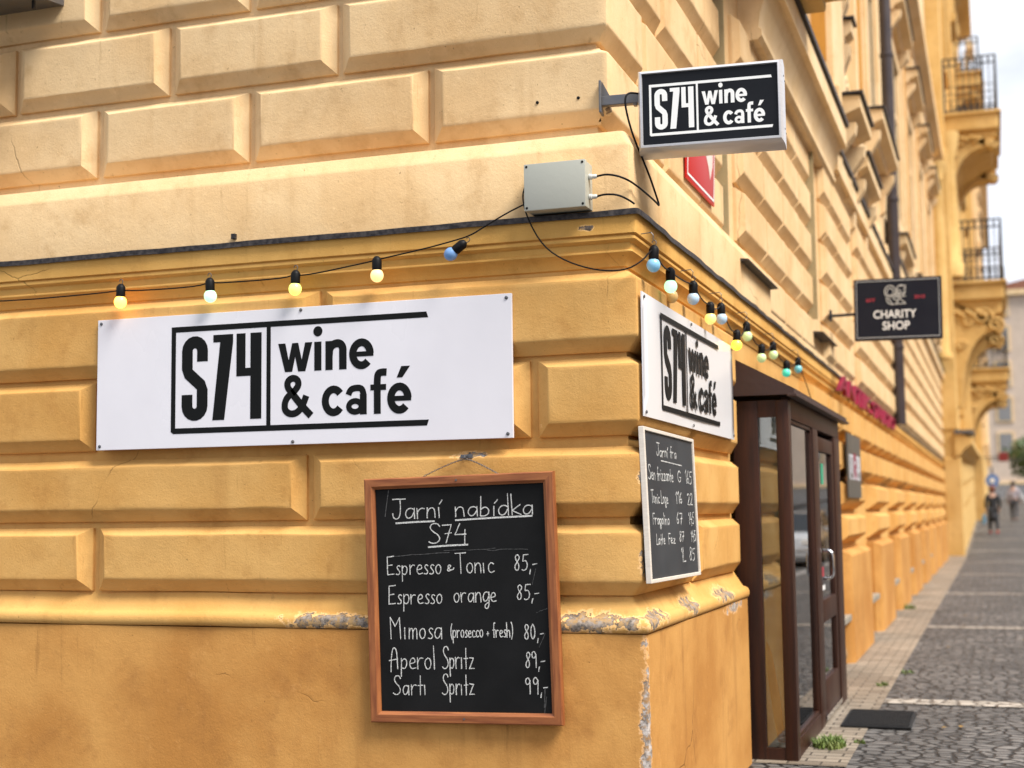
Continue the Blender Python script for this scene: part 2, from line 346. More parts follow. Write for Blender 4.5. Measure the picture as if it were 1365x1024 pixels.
for a, b in zip(ys[:-1], ys[1:]):
    za, zb = gz(min(a, 140)), gz(min(b, 140)); x0, x1 = KX+.002, KX+.16
    k.add([(x0, a, za+.004), (x1, a, za+.004), (x1, b, zb+.004), (x0, b, zb+.004), (x1, a, za-.3), (x1, b, zb-.3)], [(0, 1, 2, 3), (1, 4, 5, 2)])
struct('kerb', k, KERBM)
struct('road', strip(KX+.165, 9.0, -.10), ROADM)
struct('far_pavement', strip(9.005, 40, .0), COBBLE)

# ------------------------------------------------------------------ the corner building
BLD = thing('corner_building', 'yellow ochre and cream rusticated building on the street corner behind the café signs', 'building')
def mapq(s, z, q, c=None):
    """unrolled facade: s<0 along the left wall, s>0 along the street wall, q = distance out of the wall"""
    if c is not None:                    # rounded corner arris, c in (-1,0,1)
        e = .011
        if c < 0: return (q-e, -q, z)
        if c > 0: return (q, -(q-e), z)
        return (q-.3*e, -(q-.3*e), z)
    return (s, -q, z) if s < 0 else (q, s, z)
PROF = [(0, 0), (0, .26), (.003, .32), (.009, .37), (.040, .93), (.0435, .975), (.048, .995), (.053, 1.0), (.065, 1.0)]
def block(mb, s0, s1, z0, z1, qb, qf, prof=PROF, k=1.0, ks=None):
    """one rusticated stone: base outline, cove and face, with slightly uneven hand-run edges"""
    rnd = random.uniform
    j = [rnd(-1, 1)*.0022 for _ in range(4)]; jq = rnd(-1, 1)*.0015
    near = -3.2 < s0 and s1 < 8
    n = max(1, int((s1-s0)/.085)) if near else 1
    us = [i/n for i in range(n+1)]
    span = s0 < 0 < s1
    if span:
        uc = -s0/(s1-s0); us = [u for u in us if abs(u-uc)*(s1-s0) > .085]
        cols = [(u, None) for u in us if u < uc]+[(uc, -1), (uc, 0), (uc, 1)]+[(u, None) for u in us if u > uc]
    else: cols = [(u, None) for u in us]
    A = .0016 if near else 0
    jb = [rnd(-1, 1)*A for _ in cols]; jt = [rnd(-1, 1)*A for _ in cols]
    for i in range(1, len(cols)):
        jb[i] = jb[i]*.6+jb[i-1]*.4; jt[i] = jt[i]*.6+jt[i-1]*.4
    rings = []
    for (t, fr) in prof:
        ts = t*(k if ks is None else ks); t *= k; q = qb+(qf+jq-qb)*fr; a, b, c, d = s0+ts+j[0], s1-ts+j[1], z0+t+j[2], z1-t*.6+j[3]
        bot = []; top = []
        e = A*.7*(fr > .5)
        for (u, cc), zb, zt in zip(cols, jb, jt):
            s = 0 if cc is not None else a+(b-a)*u
            bot.append(mapq(s, c+zb+rnd(-1, 1)*e, q+rnd(-1, 1)*e*.5, cc)); top.append(mapq(s, d+zt+rnd(-1, 1)*e, q+rnd(-1, 1)*e*.5, cc))
        rings.append(bot+top[::-1])
    n = len(rings[0]); vs = [p for r in rings for p in r]; fs = []
    for i in range(len(rings)-1):
        for u in range(n): fs.append((i*n+u, i*n+(u+1) % n, (i+1)*n+(u+1) % n, (i+1)*n+u))
    o = (len(rings)-1)*n
    for i in range(len(cols)-1): fs.append((o+i, o+i+1, o+n-2-i, o+n-1-i))
    mb.add(vs, fs)
def sheet(mb, s0, s1, z0, z1, q):
    if s0 < 0 < s1:
        mb.add([(s0, -q, z0), (q, -q, z0), (q, s1, z0), (s0, -q, z1), (q, -q, z1), (q, s1, z1)], [(0, 1, 4, 3), (1, 2, 5, 4)])
    else: mb.add([mapq(s0, z0, q), mapq(s1, z0, q), mapq(s1, z1, q), mapq(s0, z1, q)], [(0, 1, 2, 3)])
XL = -7.0           # left end of what is built of the side wall
# lower wall: four courses
lw = MB(); sheet(lw, XL, 1.80, .70, 2.07, 0.0)
lw.add([(0, 1.8, 0), (0, 1.8, 2.07), (-1.6, 1.8, 2.07), (-1.6, 1.8, 0)], [(0, 1, 2, 3)])
lw.add([(-.0, 1.8, 1.72), (-.0, 4.05, 1.72), (-.0, 4.05, 2.07), (-.0, 1.8, 2.07), (-1.6, 1.8, 1.72), (-1.6, 4.05, 1.72)], [(0, 1, 2, 3), (0, 4, 5, 1)])
sheet(lw, 4.05, 27.3, 0, 2.07, 0.0)
lw.add([(0, 4.05, 0), (0, 4.05, 1.72), (-1.6, 4.05, 1.72), (-1.6, 4.05, 0)], [(0, 1, 2, 3)])
QF = .050
courses = [(.826, 1.052, [-.31, -2.0, -3.7, -5.4, XL], [.86, 1.765]), (1.076, 1.300, [-1.13, -2.83, -4.5, -6.2, XL], [1.765]),
           (1.334, 1.586, [-.31, -2.0, -3.7, -5.4, XL], [.80, 1.765]), (1.603, 1.868, [-1.08, -2.83, -4.5, -6.2, XL], [1.765])]
for z0, z1, left, right in courses:
    g = .013
    a = left[0]; b = right[0]
    block(lw, a+g, b-g*.3, z0, z1, 0, QF)
    if z0 == 1.334: pass
    for p, q in zip(left[1:], left[:-1]): block(lw, p+g, q-g, z0, z1, 0, QF)
    for p, q in zip(right[:-1], right[1:]): block(lw, p+g, q-g*.3, z0, z1, 0, QF)
# street side past the porch: piers and recessed bays
PP = [(4.30, 4.95)]+[(5.80+2.65*i, 7.42+2.65*i) for i in range(8)]
FPROF = [(0, 0), (.01, .25), (.05, .8), (.062, .95), (.07, 1), (.085, 1)]
for i, (a, b) in enumerate(PP):
    for z0, z1, _, _ in courses[:2]: block(lw, a, b, z0, z1, 0, .10, FPROF)
    sp = [(a-.5, b+.5)] if i == 0 else [(a, (a+b)/2), ((a+b)/2, b), (b, b+1.03)]
    for z0, z1, _, _ in courses[2:]:
        for (p, q) in ([(4.2, 5.0), (5.0, 5.78)] if i == 0 else sp): block(lw, p+.008, min(q, 27.25)-.008, z0, z1, 0, .085, FPROF, .8)
lw.build('lower_wall', LOWER, BLD, 28)
# plinth
pl = MB()
QP = .064
pv = []
for s, c in ((XL, None), (0, -1), (0, 0), (0, 1), (1.785, None)):
    pv.append((lambda s, c: (lambda q, z: mapq(s, z, q, c)))(s, c))
pl.sweep([(QP, -.4), (QP, .10), (QP+.0006, .35), (QP, .708), (0.0, .7085)], pv, cap=True)
pl.build('plinth', PLINTH, BLD, 28)
for i, (a, b) in enumerate(PP):
    pl = MB(); block(pl, a-.03, b+.03, -.1, .79, 0, .125, [(0, 0), (0, .5), (.03, .85), (.05, .97), (.06, 1), (.08, 1)])
    pl.build('plinth_pier', PLINTH, BLD, 28)
for i, (a, b) in enumerate(PP[:6]):
    s = MB(); s.box((.001, b+.10, .30), (.11, b+.9, .345), .006); o = s.build('cellar_sill', STONEG, BLD)
    c = MB(); c.box((.001, b+.2, .06), (.03, b+.8, .29)); c.build('cellar_grille', IRON, BLD)
# ledge on the plinth
lp = [(-.01, .709), (.0645, .711), (.070, .715), (.0735, .726), (.073, .740), (.068, .751), (.059, .757), (.050, .759), (.045, .762), (.037, .774), (.026, .791), (.015, .806), (.006, .822), (-.01, .828)]
le = MB(); pts = []
def edge_path(prof_wob=0.0):
    out = []
    for s in [XL+i*.25 for i in range(int(-XL/.25))]+[-.1]: out.append((s, None))
    out += [(0, -1), (0, 0), (0, 1)]
    for s in [.1+.22*i for i in range(8)]+[1.78]: out.append((s, None))
    return out
def wob(s, c):
    a = .0025*math.sin(s*7.3)+.002*math.sin(s*17+1)
    return lambda q, z: mapq(s, z+a*.5, q+a*(q > 0), c)
le.sweep(lp, [wob(s, c) for s, c in edge_path()])
le.build('plinth_ledge', LEDGE, BLD, 40)
# cornice below the cream wall
cp = [(-.01, 1.872), (.006, 1.884), (.008, 1.892), (.014, 1.905), (.024, 1.918), (.034, 1.926), (.034, 1.930), (.028, 1.934), (.030, 1.956), (.040, 1.961), (.045, 1.966), (.045, 1.974), (.040, 1.980), (.050, 1.984), (.052, 2.056), (-.01, 2.058)]
co = MB(); path = []
for s in (XL, -3, -1): path.append((s, None))
path += [(0, -1), (0, 0), (0, 1), (1.8, None), (4, None), (6, None), (12, None), (20, None), (27.3, None)]
co.sweep([(q*(1.0), z) for q, z in cp], [(lambda s, c: (lambda q, z: mapq(s, z, q, c)))(s, c) for s, c in path])
co.build('cornice', CORNICE, BLD, 24)
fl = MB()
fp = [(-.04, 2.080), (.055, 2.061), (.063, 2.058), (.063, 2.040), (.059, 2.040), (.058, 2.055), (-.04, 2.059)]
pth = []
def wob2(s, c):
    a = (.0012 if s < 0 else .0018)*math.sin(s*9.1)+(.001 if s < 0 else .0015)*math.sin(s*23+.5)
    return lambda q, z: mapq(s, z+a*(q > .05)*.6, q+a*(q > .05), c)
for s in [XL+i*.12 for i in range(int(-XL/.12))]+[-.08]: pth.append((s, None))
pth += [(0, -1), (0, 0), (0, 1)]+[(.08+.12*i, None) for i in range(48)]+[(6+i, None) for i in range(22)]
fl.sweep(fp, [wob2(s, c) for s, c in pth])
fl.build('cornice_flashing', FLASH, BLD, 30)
for x in (-1.425,):
    nail = MB(); nail.box((x-.006, -.045, 2.075), (x+.010, -.029, 2.094), .002); nail.build('flashing_bracket', FLASH, BLD)
# cream band above the cornice
ub = MB()
bp = [(-.13, 2.06), (.030, 2.061), (.030, 2.10), (.0305, 2.276), (.029, 2.283), (.026, 2.290), (.006, 2.332), (-.016, 2.338), (-.13, 2.340)]
bpath = [(XL, None), (-3, None), (0, -1), (0, 0), (0, 1), (1.0, None), (2.2, None), (2.95, None)]
def round_c(s, c):
    def fn(q, z):
        if c is None: return mapq(s, z, q)
        e = .018
        return (q-e, -q, z) if c < 0 else (q, -(q-e), z) if c > 0 else (q-.3*e, -(q-.3*e), z)
    return fn
ub.sweep(bp, [round_c(s, c) for s, c in bpath])
# cream wall: base sheets and courses
QB, QU = -.115, -.062
sheet(ub, XL, 2.2, 2.30, 5.4, QB)
rows = [2.391+.2885*i for i in range(8)]
H = .261
for i, z in enumerate(rows):
    big = i % 2 == 1
    L0 = [-1.071, -1.774, -2.48, -3.2, -3.9, -4.6, -5.3, -6.0, XL] if big else [-.715, -1.43, -2.09, -2.79, -3.5, -4.2, -4.9, -5.6, -6.3, XL]
    Rr = [.62, 1.30, 2.17] if big else [.95, 1.62, 2.17]
    g = .014
    block(ub, L0[0]+g, Rr[0]-g, z, z+H, QB, QU, PROF)
    for p, q in zip(L0[1:], L0[:-1]): block(ub, p+g, q-g, z, z+H, QB, QU)
    for p, q in zip(Rr[:-1], Rr[1:]): block(ub, p+.004, q-(.0 if q > 2 else .004), z, z+H, QB, QU, PROF, 1.1, .35)
# second bay of the street side, a step further out
def bay(y0, y1, zb, qb, qf, nrows, joints, zrows, strip0=.10):
    sheet(ub, y0, y1, zb, zrows[-1]+.6, qb)
    ub.add([(QB-.05, y0, zb), (qb, y0, zb), (qb, y0, zrows[-1]+.6), (QB-.05, y0, zrows[-1]+.6)], [(0, 1, 2, 3)])
    for i, z in enumerate(zrows[:nrows]):
        js = [y0+strip0]+[y for y in joints[i % len(joints)] if y0+strip0 < y < y1]+[y1-.005]
        for p, q in zip(js[:-1], js[1:]):
            block(ub, p+.004, q-.004, z, z+H, qb, qf, PROF, 1.15, .35)
zr = [2.1025+.2885*i for i in range(7)]
sheet(ub, 2.95, 27.3, 2.06, 2.12, .030)
J1 = [[3.7, 4.35], [3.35, 4.05, 4.7]]
J1 = [[2.95, 3.65, 4.35], [3.0, 3.7, 4.4]]
bay(2.2, 5.0, 2.06, -.045, .012, 5, J1, zr)
bay(5.0, 7.35, 2.06, .0, .055, 5, [[5.9, 6.6], [5.55, 6.25, 6.95]], zr, .42)
bay(7.35, 12.0, 2.06, .02, .075, 5, [[8.1, 9.2, 10.3, 11.2], [8.6, 9.7, 10.8]], zr, .28)
bay(12.0, 27.3, 2.06, .02, .075, 7, [[13.2+1.3*i for i in range(11)], [12.6+1.3*i for i in range(12)]], zr, .15)
ub.build('upper_wall', UPPER, BLD, 28)
# smooth jamb faces where the street wall steps out
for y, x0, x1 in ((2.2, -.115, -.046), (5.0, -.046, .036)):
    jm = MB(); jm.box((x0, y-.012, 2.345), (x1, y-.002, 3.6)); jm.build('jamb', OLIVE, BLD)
# dark sloping sheets on the band
for y0, y1, q in ((2.03, 2.95, .070), (4.9, 5.75, .080)):
    s = MB(); s.prism([(-.04, 2.262), (q, 2.248), (q, 2.242), (.031, 2.240), (-.04, 2.235)], y0, y1, lambda u, v, w_: (u, w_, v)); s.build('sill_flashing', FLASH, BLD)
# string course under the first floor
def course(name, prof, y0, y1, m, parent=BLD, dent=False):
    s = MB(); s.sweep(prof+[prof[0]], [(lambda y: (lambda q, z: (q, y, z)))(y) for y in (y0, y1)]); 
    s.f = s.f[:-2]; n = len(prof)+1
    s.f += [tuple(range(n-1)), tuple(n+k for k in range(n-2, -1, -1))]
    if dent:
        y = y0+.1
        while y < y1-.1: s.box((prof[1][0]+.001, y, prof[3][1]+.012), (prof[6][0]-.02, y+.09, prof[6][1]-.012)); y += .19
    return s.build(name, m, parent, 24)
SP = [(-.12, 3.47), (.055, 3.48), (.075, 3.50), (.075, 3.53), (.06, 3.54), (.07, 3.62), (.10, 3.70), (.13, 3.75), (.165, 3.755), (.165, 3.895), (-.12, 3.93)]
course('string_course', SP, 2.6, 6.05, CREAM, dent=False)
course('string_course', [(max(q-.07, -.12) if q > 0 else q, z-.15) for q, z in SP], 6.06, 12.0, CREAM)
course('string_course', [(q-.03 if q > 0 else q, z+.1) for q, z in SP], 12.0, 27.3, CREAM)
for (a, b, q, z) in ((2.58, 6.07, .185, 3.912), (6.08, 12.0, .115, 3.762), (12.0, 27.3, .155, 4.012)):
    s = MB(); s.box((-.1, a, z), (q, b, z+.032)); s.build('string_course_flashing', FLASH, BLD)
# first floor of the street side
ff = MB()
for (y0, y1, q) in ((2.0, 7.35, -.16), (7.35, 12.0, .01), (12.0, 27.3, .02)): sheet(ff, y0, y1, 3.6, 15, q)
ff.build('first_floor_wall', CREAM, BLD)
bk = MB()
bk.box((-.1, 1.75, 4.02), (.42, 3.7, 4.16), .02); bk.box((-.1, 1.85, 3.93), (.30, 3.6, 4.02), .02)
bk.build('balcony_slab', OCHRE2, BLD)
def pilaster(y0, y1, z0, z1, q):
    p = MB(); p.box((q-.2, y0, z0), (q, y1, z1), .012); p.box((q-.2, y0-.05, z0-.10), (q+.05, y1+.05, z0), .015); o = p.build('pilaster', CREAM, BLD)
    c = MB(); c.box((q-.05, y0-.006, z0+.12), (q-.16 if False else q-.012, y0+.05, z1-.15)); 
    m_ = MB(); w_ = (y1-y0)
    m_.box((q-.1, y0+w_*.22, z0+.2), (q+.006, y1-w_*.22, z1-.2), .004); m_.build('panel', PANEL, o)
    return o
def hood(y0, y1, z, q):
    """window hood on consoles with a dark sheet on top"""
    h = MB(); pr = [(-.05, z), (q*.5, z+.01), (q*.6, z+.06), (q, z+.10), (q, z+.19), (-.05, z+.21)]
    o = course('window_hood', pr, y0, y1, CREAM)
    s = MB(); s.box((-.05, y0-.02, z+.205), (q+.025, y1+.02, z+.224)); s.build('hood_flashing', FLASH, o)
    for yy in (y0+.05, y1-.2):
        c = MB(); c.prism([(0, z), (q*.85, z), (q*.8, z-.08), (q*.4, z-.22), (q*.35, z-.4), (0, z-.46)], yy, yy+.14, lambda u, v, w_: (u, w_, v)); c.build('console', CREAM, o)
    return o
def window(y0, y1, z0, z1, q):
    fr = MB(); t = .13
    for a, b, c, d in ((y0-t, y0, z0-t, z1+t), (y1, y1+t, z0-t, z1+t), (y0, y1, z1, z1+t), (y0, y1, z0-t, z0)): fr.box((q-.05, a, c), (q+.08, b, d), .012)
    o = fr.build('window_surround', CREAM, BLD)
    s = MB(); s.box((q+.004, y0, z0), (q+.02, y1, z1)); s.build('pane', DARKGL, o)
    sh = MB(); tt = .05
    for a, b in ((y0, y0+tt), (y1-tt, y1), ((y0+y1)/2-tt/2, (y0+y1)/2+tt/2)): sh.box((q+.021, a, z0), (q+.045, b, z1))
    sh.box((q+.021, y0, z0+(z1-z0)*.68), (q+.04, y1, z0+(z1-z0)*.68+tt)); sh.build('sash', CREAM, o)
    return o
s = MB(); s.box((-.2, 6.1, 4.25), (.09, 6.9, 8.6), .012); s.box((-.2, 6.05, 4.1), (.13, 6.95, 4.25), .015); o = s.build('pilaster', CREAM, BLD)
s = MB(); s.box((-.07, 6.094, 4.45), (.035, 6.102, 8.4), .002); s.build('panel', PANEL, o)
pilaster(8.0, 8.7, 4.2, 8.6, .10)
hood(6.2, 7.2, 4.0, .26); hood(7.5, 8.9, 3.86, .2); hood(9.3, 11.5, 4.75, .22)
def garland(y0, y1, z, q):
    g = MB(); n = 16
    for i in range(n):
        u = i/(n-1); r_ = .05+.035*math.sin(u*math.pi); g.lathe([(.001, -r_), (r_*.8, -r_*.5), (r_, 0), (r_*.8, r_*.5), (.001, r_)], lambda a, b, c, u=u: (q+.03+a*.6, y0+(y1-y0)*u+b, z-.22*math.sin(u*math.pi)+c), 7)
    for yy in (y0, y1): g.box((q-.02, yy-.05, z-.3), (q+.05, yy+.05, z+.08), .02)
    g.build('garland', CREAM, BLD, 60)
garland(7.4, 8.4, 4.75, .0); garland(9.2, 10.3, 3.95, .02); garland(10.5, 11.6, 3.95, .02)
for z in (4.9, 5.35, 5.8): hood(7.1, 7.32, z, .14)
for i in range(2): window(9.6, 10.9, 5.1+3.6*i, 7.3+3.6*i, .01)
for i, y in enumerate((13.4, 16.6, 19.8, 22.9)):
    for k in range(3): window(y, y+1.25, 4.7+3.5*k, 6.9+3.5*k, .02)
    hood(y-.35, y+1.6, 7.25, .28); hood(y-.3, y+1.55, 4.22, .2)
    pilaster(y+1.85, y+2.55, 4.35, 8.3, .12); garland(y+.1, y+1.15, 8.15, .04); garland(y+1.9, y+2.5, 8.0, .14); garland(y+.1, y+1.15, 4.55, .04)
course('attic_cornice', [(0, 8.45), (.1, 8.5), (.12, 8.62), (.3, 8.72), (.3, 8.9), (0, 8.95)], 7.4, 27.3, CREAM)
cl = MB(); 
cl.lathe([(.20, 4.2), (.20, 4.3), (.15, 4.36), (.155, 5), (.15, 7.0), (.13, 8.0), (.16, 8.06), (.14, 8.12), (.2, 8.3), (.22, 8.44)], lambda x, y, z: (x+.16, y+26.3, z), 14)
cl.build('column', OCHRE2, BLD, 40)
# roof mass so that the building is closed
rf = MB(); rf.box((-40, .12, 5.3), (-.13, 27.2, 15)); rf.box((-40, .118, 1.0), (-1.6, 27.2, 5.3)); rf.build('upper_storeys', CREAM, BLD)
# grey window sill at the top of the side wall
ws = MB(); ws.prism([(.06, 2.93), (-.20, 2.9), (-.20, 2.93), (.06, 2.985)], -2.72, -2.24, lambda u, v, w_: (w_, u+.03, v+.150))
o = ws.build('window_sill', STEEL, BLD)
for x in (-2.29, -2.46):
    s = MB(); s.box((x-.005, -.06, 3.03), (x+.005, -.05, 3.08)); s.build('sill_bolt', IRON, o)

# mounting holes in the cream wall
hm = MB()
for x, z in ((-.31, 2.478), (-.165, 2.478)):
    hm = MB(); hm.lathe([(.0055, -.004), (.0055, .0), (.003, .001)], lambda a, b, c, x=x, z=z: (x+a, .0585-c, z+b), 10); hm.build('drill_hole', BLKPL, BLD)
# ------------------------------------------------------------------ lettering
def text2d(body, size=1.0, bold=0.0, sx=1.0, shear=0.0, spacing=1.0):
    """triangulated flat letters as (verts2d, faces), left-bottom aligned on the baseline"""
    cu = bpy.data.curves.new('t', 'FONT'); cu.body = body; cu.size = size; cu.offset = bold; cu.shear = shear; cu.resolution_u = 5; cu.space_character = spacing
    o = bpy.data.objects.new('t', cu); COL.objects.link(o)
    bpy.context.view_layer.update()
    me = bpy.data.meshes.new_from_object(o.evaluated_get(bpy.context.evaluated_depsgraph_get()))
    vs = [(v.co.x*sx, v.co.y) for v in me.vertices]; fs = [tuple(p.vertices) for p in me.polygons]
    bpy.data.objects.remove(o); bpy.data.curves.remove(cu); bpy.data.meshes.remove(me)
    return vs, fs
def put_text(mb, t, fr, box=None, d=.0005):
    """place letters; box=(x0,z0,x1,z1) fits them; slab of thickness d with sides"""
    vs, fs = t
    if box:
        ax, bx = min(v[0] for v in vs), max(v[0] for v in vs); az, bz = min(v[1] for v in vs), max(v[1] for v in vs)
        vs = [(box[0]+(v[0]-ax)/(bx-ax)*(box[2]-box[0]), box[1]+(v[1]-az)/(bz-az)*(box[3]-box[1])) for v in vs]
    n = len(vs); out = [fr(x, z, d) for x, z in vs]+[fr(x, z, 0) for x, z in vs]; ff = list(fs)
    cnt = {}
    for q in fs:
        for a, b in zip(q, q[1:]+q[:1]): cnt[(a, b)] = 1
    for (a, b) in cnt:
        if (b, a) not in cnt: ff.append((a, b, b+n, a+n))
    mb.add(out, ff)
def stroke2d(pts, w, closed=False):
    """flat ribbon along 2-D points"""
    P = [Vector(p) for p in pts]; n = len(P); lft = []; rgt = []
    for i in range(n):
        a = P[i-1] if (i or closed) else P[i]; b = P[(i+1) % n] if (i < n-1 or closed) else P[i]
        t = (b-a).normalized(); nn = Vector((-t.y, t.x))
        lft.append(P[i]+nn*w/2); rgt.append(P[i]-nn*w/2)
    vs = lft+rgt; m = n if closed else n-1
    return [tuple(v) for v in vs], [(i, (i+1) % n, n+(i+1) % n, n+i) for i in range(m)]
def poly2d(pts): return [tuple(p) for p in pts], [tuple(range(len(pts)))]
def ribbon(mb, pts, w, fr, d=.0005, closed=False):
    t = stroke2d(pts, w, closed); put_text(mb, t, fr, None, d)
def arc(cx, cz, rx, rz, a0, a1, n=10): return [(cx+rx*math.cos(R(a0+(a1-a0)*i/n)), cz+rz*math.sin(R(a0+(a1-a0)*i/n))) for i in range(n+1)]
def word(mb, fr, txt, x0, z0, xh, x1):
    """bold lower-case sans letters (x-height xh, baseline z0) squeezed between x0 and x1"""
    W1 = .3
    def ring(cx, cz, rx, rz, a0, a1, w=.275): return ('r', [(cx+rx*math.cos(R(a0+(a1-a0)*i/22)), cz+rz*math.sin(R(a0+(a1-a0)*i/22))) for i in range(23)], w, abs(a1-a0) >= 360)
    def rect(a, b, c, d): return ('p', [(a, b), (c, b), (c, d), (a, d)])
    def sm(w, *p): return ('r', [tuple(v[:2]) for v in smooth_pts([Vector((a, b, 0)) for a, b in p], 3)], w, False)
    e = [ring(.46, .5, .335, .395, 0, 318), rect(.20, .41, .92, .58), rect(.69, .47, .92, .50)]
    GL = {'w': (1.42, [('p', [(0, 1), (.285, 1), (.42, .40), (.56, 1), (.80, 1), (.94, .40), (1.075, 1), (1.36, 1), (1.085, 0), (.80, 0), (.68, .52), (.56, 0), (.275, 0)])]),
          'i': (.44, [rect(.02, 0, .30, 1), ('p', [(.16+.18*math.cos(R(20*k)), 1.36+.18*math.sin(R(20*k))) for k in range(18)])]),
          'n': (.96, [rect(.02, 0, .30, 1), sm(.285, (.16, .50), (.18, .74), (.32, .885), (.56, .92), (.70, .78), (.70, .56), (.70, .30), (.70, .0))]),
          'e': (1.0, e), 'c': (.94, [ring(.46, .5, .335, .395, 38, 322)]),
          'a': (.98, [rect(.58, 0, .85, .70), sm(.23, (.12, .68), (.20, .86), (.40, .915), (.64, .90), (.72, .74), (.715, .60)), ring(.385, .28, .25, .185, 0, 360, .21)]),
          'f': (.70, [sm(.26, (.66, 1.40), (.50, 1.41), (.32, 1.38), (.29, 1.15), (.29, .8), (.29, .4), (.29, 0)), rect(.02, .80, .64, 1.0)]),
          'é': (.96, e+[('p', [(.36, 1.20), (.54, 1.58), (.88, 1.58), (.58, 1.20)])]),
          '&': (1.2, [sm(.26, (1.14, .02), (.80, .36), (.50, .72)), sm(.24, (.52, .70), (.38, .86), (.24, 1.04), (.24, 1.24), (.42, 1.36), (.62, 1.30), (.68, 1.10), (.52, .90), (.40, .80)), sm(.24, (.42, .82), (.22, .68), (.13, .46), (.15, .22), (.36, .09), (.62, .14), (.82, .36), (.96, .72))])}
    tot = sum(GL[c][0] for c in txt[:-1])+max(q[0] for p in GL[txt[-1]][1] for q in p[1])
    k = (x1-x0)/tot; x = 0; n = 0
    for c in txt:
        for p in GL[c][1]:
            n += 1; pts = [(x0+(x+a)*k, z0+b*xh) for a, b in p[1]]; dd = .0005+.00003*n
            if p[0] == 'p': put_text(mb, poly2d(pts), fr, None, dd)
            else: ribbon(mb, pts[:-1] if p[3] else pts, p[2]*(k+xh)/2, fr, dd, p[3])
        x += GL[c][0]
def logo(mb, fr, x0, z0, x1, z1):
    """the café logo in the box (x0,z0)-(x1,z1)"""
    W_, H_ = x1-x0, z1-z0
    X = lambda u: x0+u*W_
    Z = lambda v: z0+v*H_
    def pl(pts): put_text(mb, poly2d([(X(a), Z(b)) for a, b in pts]), fr)
    T = .052; t = .013
    # frame: thick bar over the top, thick bar at the foot with a cut corner and slanted ends
    pl([(0, 1), (.993, 1), (1.0, 1-T), (0, 1-T)])
    pl([(.010, 0), (.993, 0), (1.0, T), (0, T), (0, .02)])
    pl([(0, T), (t*1.4, T), (t*1.4, 1-T), (0, 1-T)])
    pl([(.386, T), (.386+t*1.25, T), (.386+t*1.25, 1-T), (.386, 1-T)])
    # S 7 4, tall condensed figures
    sw = .044
    def rib(pts, w=sw*W_): ribbon(mb, [(X(a), Z(b)) for a, b in pts], w, fr)
    k = W_/H_
    cx = .097; rx = .031; rz = .031*k
    top, bot = .905-sw*k/2, .115+sw*k/2
    pts = [(cx+rx, .665)]+[(cx+rx*math.cos(R(a)), top-rz+rz*math.sin(R(a))) for a in range(0, 181, 20)]
    pts += [(cx-rx, .60), (cx-rx+.006, .555), (cx+rx-.006, .445), (cx+rx, .40)]
    pts += [(cx+rx*math.cos(R(a)), bot+rz+rz*math.sin(R(a))) for a in range(0, -181, -20)]+[(cx-rx, .36)]
    rib(pts)
    pl([(.172, .905), (.252, .905), (.252, .83), (.218, .115), (.170, .115), (.200, .835), (.172, .835)])
    pl([(.266, .905), (.302, .905), (.302, .585), (.322, .585), (.322, .905), (.366, .905), (.366, .115), (.322, .115), (.322, .51), (.266, .51)])
    # words, drawn as bold grotesque letters
    h = .261*H_
    word(mb, fr, 'wine', X(.432), Z(.527), h, X(.797)); word(mb, fr, '&', X(.444), Z(.118), h, X(.560)); word(mb, fr, 'café', X(.603), Z(.118), h, X(.936))
LEFTW = lambda y: (lambda x, z, d: (x, y-d, z))
RIGHTW = lambda x0: (lambda y, z, d: (x0+d, y, z))

# big white sign on the side wall
t = thing('wall_sign', 'large white rectangular café sign with black lettering screwed to the left wall', 'sign', (-1.172, -.052, 1.334), group='white café wall signs')
s = MB(); s.box((-.80, -.010, 0), (.803, 0, .476), .0015); s.build('panel', WHITE, t)
s = MB(); logo(s, lambda x, z, d: (x, -.0102-d, z), -.487, .050, .507, .433); s.build('lettering', BLACKP, t)
for x, z in ((-.785, .462), (-.785, .014), (.785, .462), (.785, .014), (0, .010), (.03, .466)):
    s = MB(); s.lathe([(.006, 0), (.006, .002), (.004, .0035)], lambda a, b, c, x=x, z=z: (x+a, -.010-c, z+b), 12); s.build('screw', STEEL, t, 40)
# white sign on the street wall
t = thing('wall_sign', 'smaller white café sign round the corner, between the tilted chalkboard and the string lights', 'sign', (.053, -.045, 1.392), group='white café wall signs')
s = MB()
vs, fs = grid2(24, 6, lambda u, v: (.012+.0025*math.sin(u*9)*math.sin(v*3.1+.4), u*1.60, v*.40-u*.005)); s.add(vs, fs)
vs, fs = grid2(24, 6, lambda u, v: (.008+.0025*math.sin(u*9)*math.sin(v*3.1+.4), u*1.60, v*.40-u*.005)); s.add(vs, fs)
for e in ((0, 0, 1, 0), (1, 0, 1, 1), (1, 1, 0, 1), (0, 1, 0, 0)):
    vs, fs = grid2(24, 1, lambda u, v: (.008+.004*v+.0025*math.sin((e[0]+(e[2]-e[0])*u)*9)*math.sin((e[1]+(e[3]-e[1])*u)*3.1+.4), (e[0]+(e[2]-e[0])*u)*1.60, (e[1]+(e[3]-e[1])*u)*.40-(e[0]+(e[2]-e[0])*u)*.005)); s.add(vs, fs)
s.build('panel', mat('white_sheet_metal', (.80, .79, .80), .22, 0, var=(2, (.74, .73, .75), .8)), t, 40, True)
s = MB(); logo(s, lambda x, z, d: (.016+d, x, z), .24, .035, 1.27, .362); s.build('lettering', BLACKP, t)
for y, z in ((.02, .385), (.02, .014), (1.58, .38), (1.58, .012), (.75, .385), (.75, .01)):
    s = MB(); s.lathe([(.006, 0), (.006, .002), (.004, .0035)], lambda a, b, c, y=y, z=z: (.0145+c, y+a, z+b), 12); s.build('screw', STEEL, t, 40)

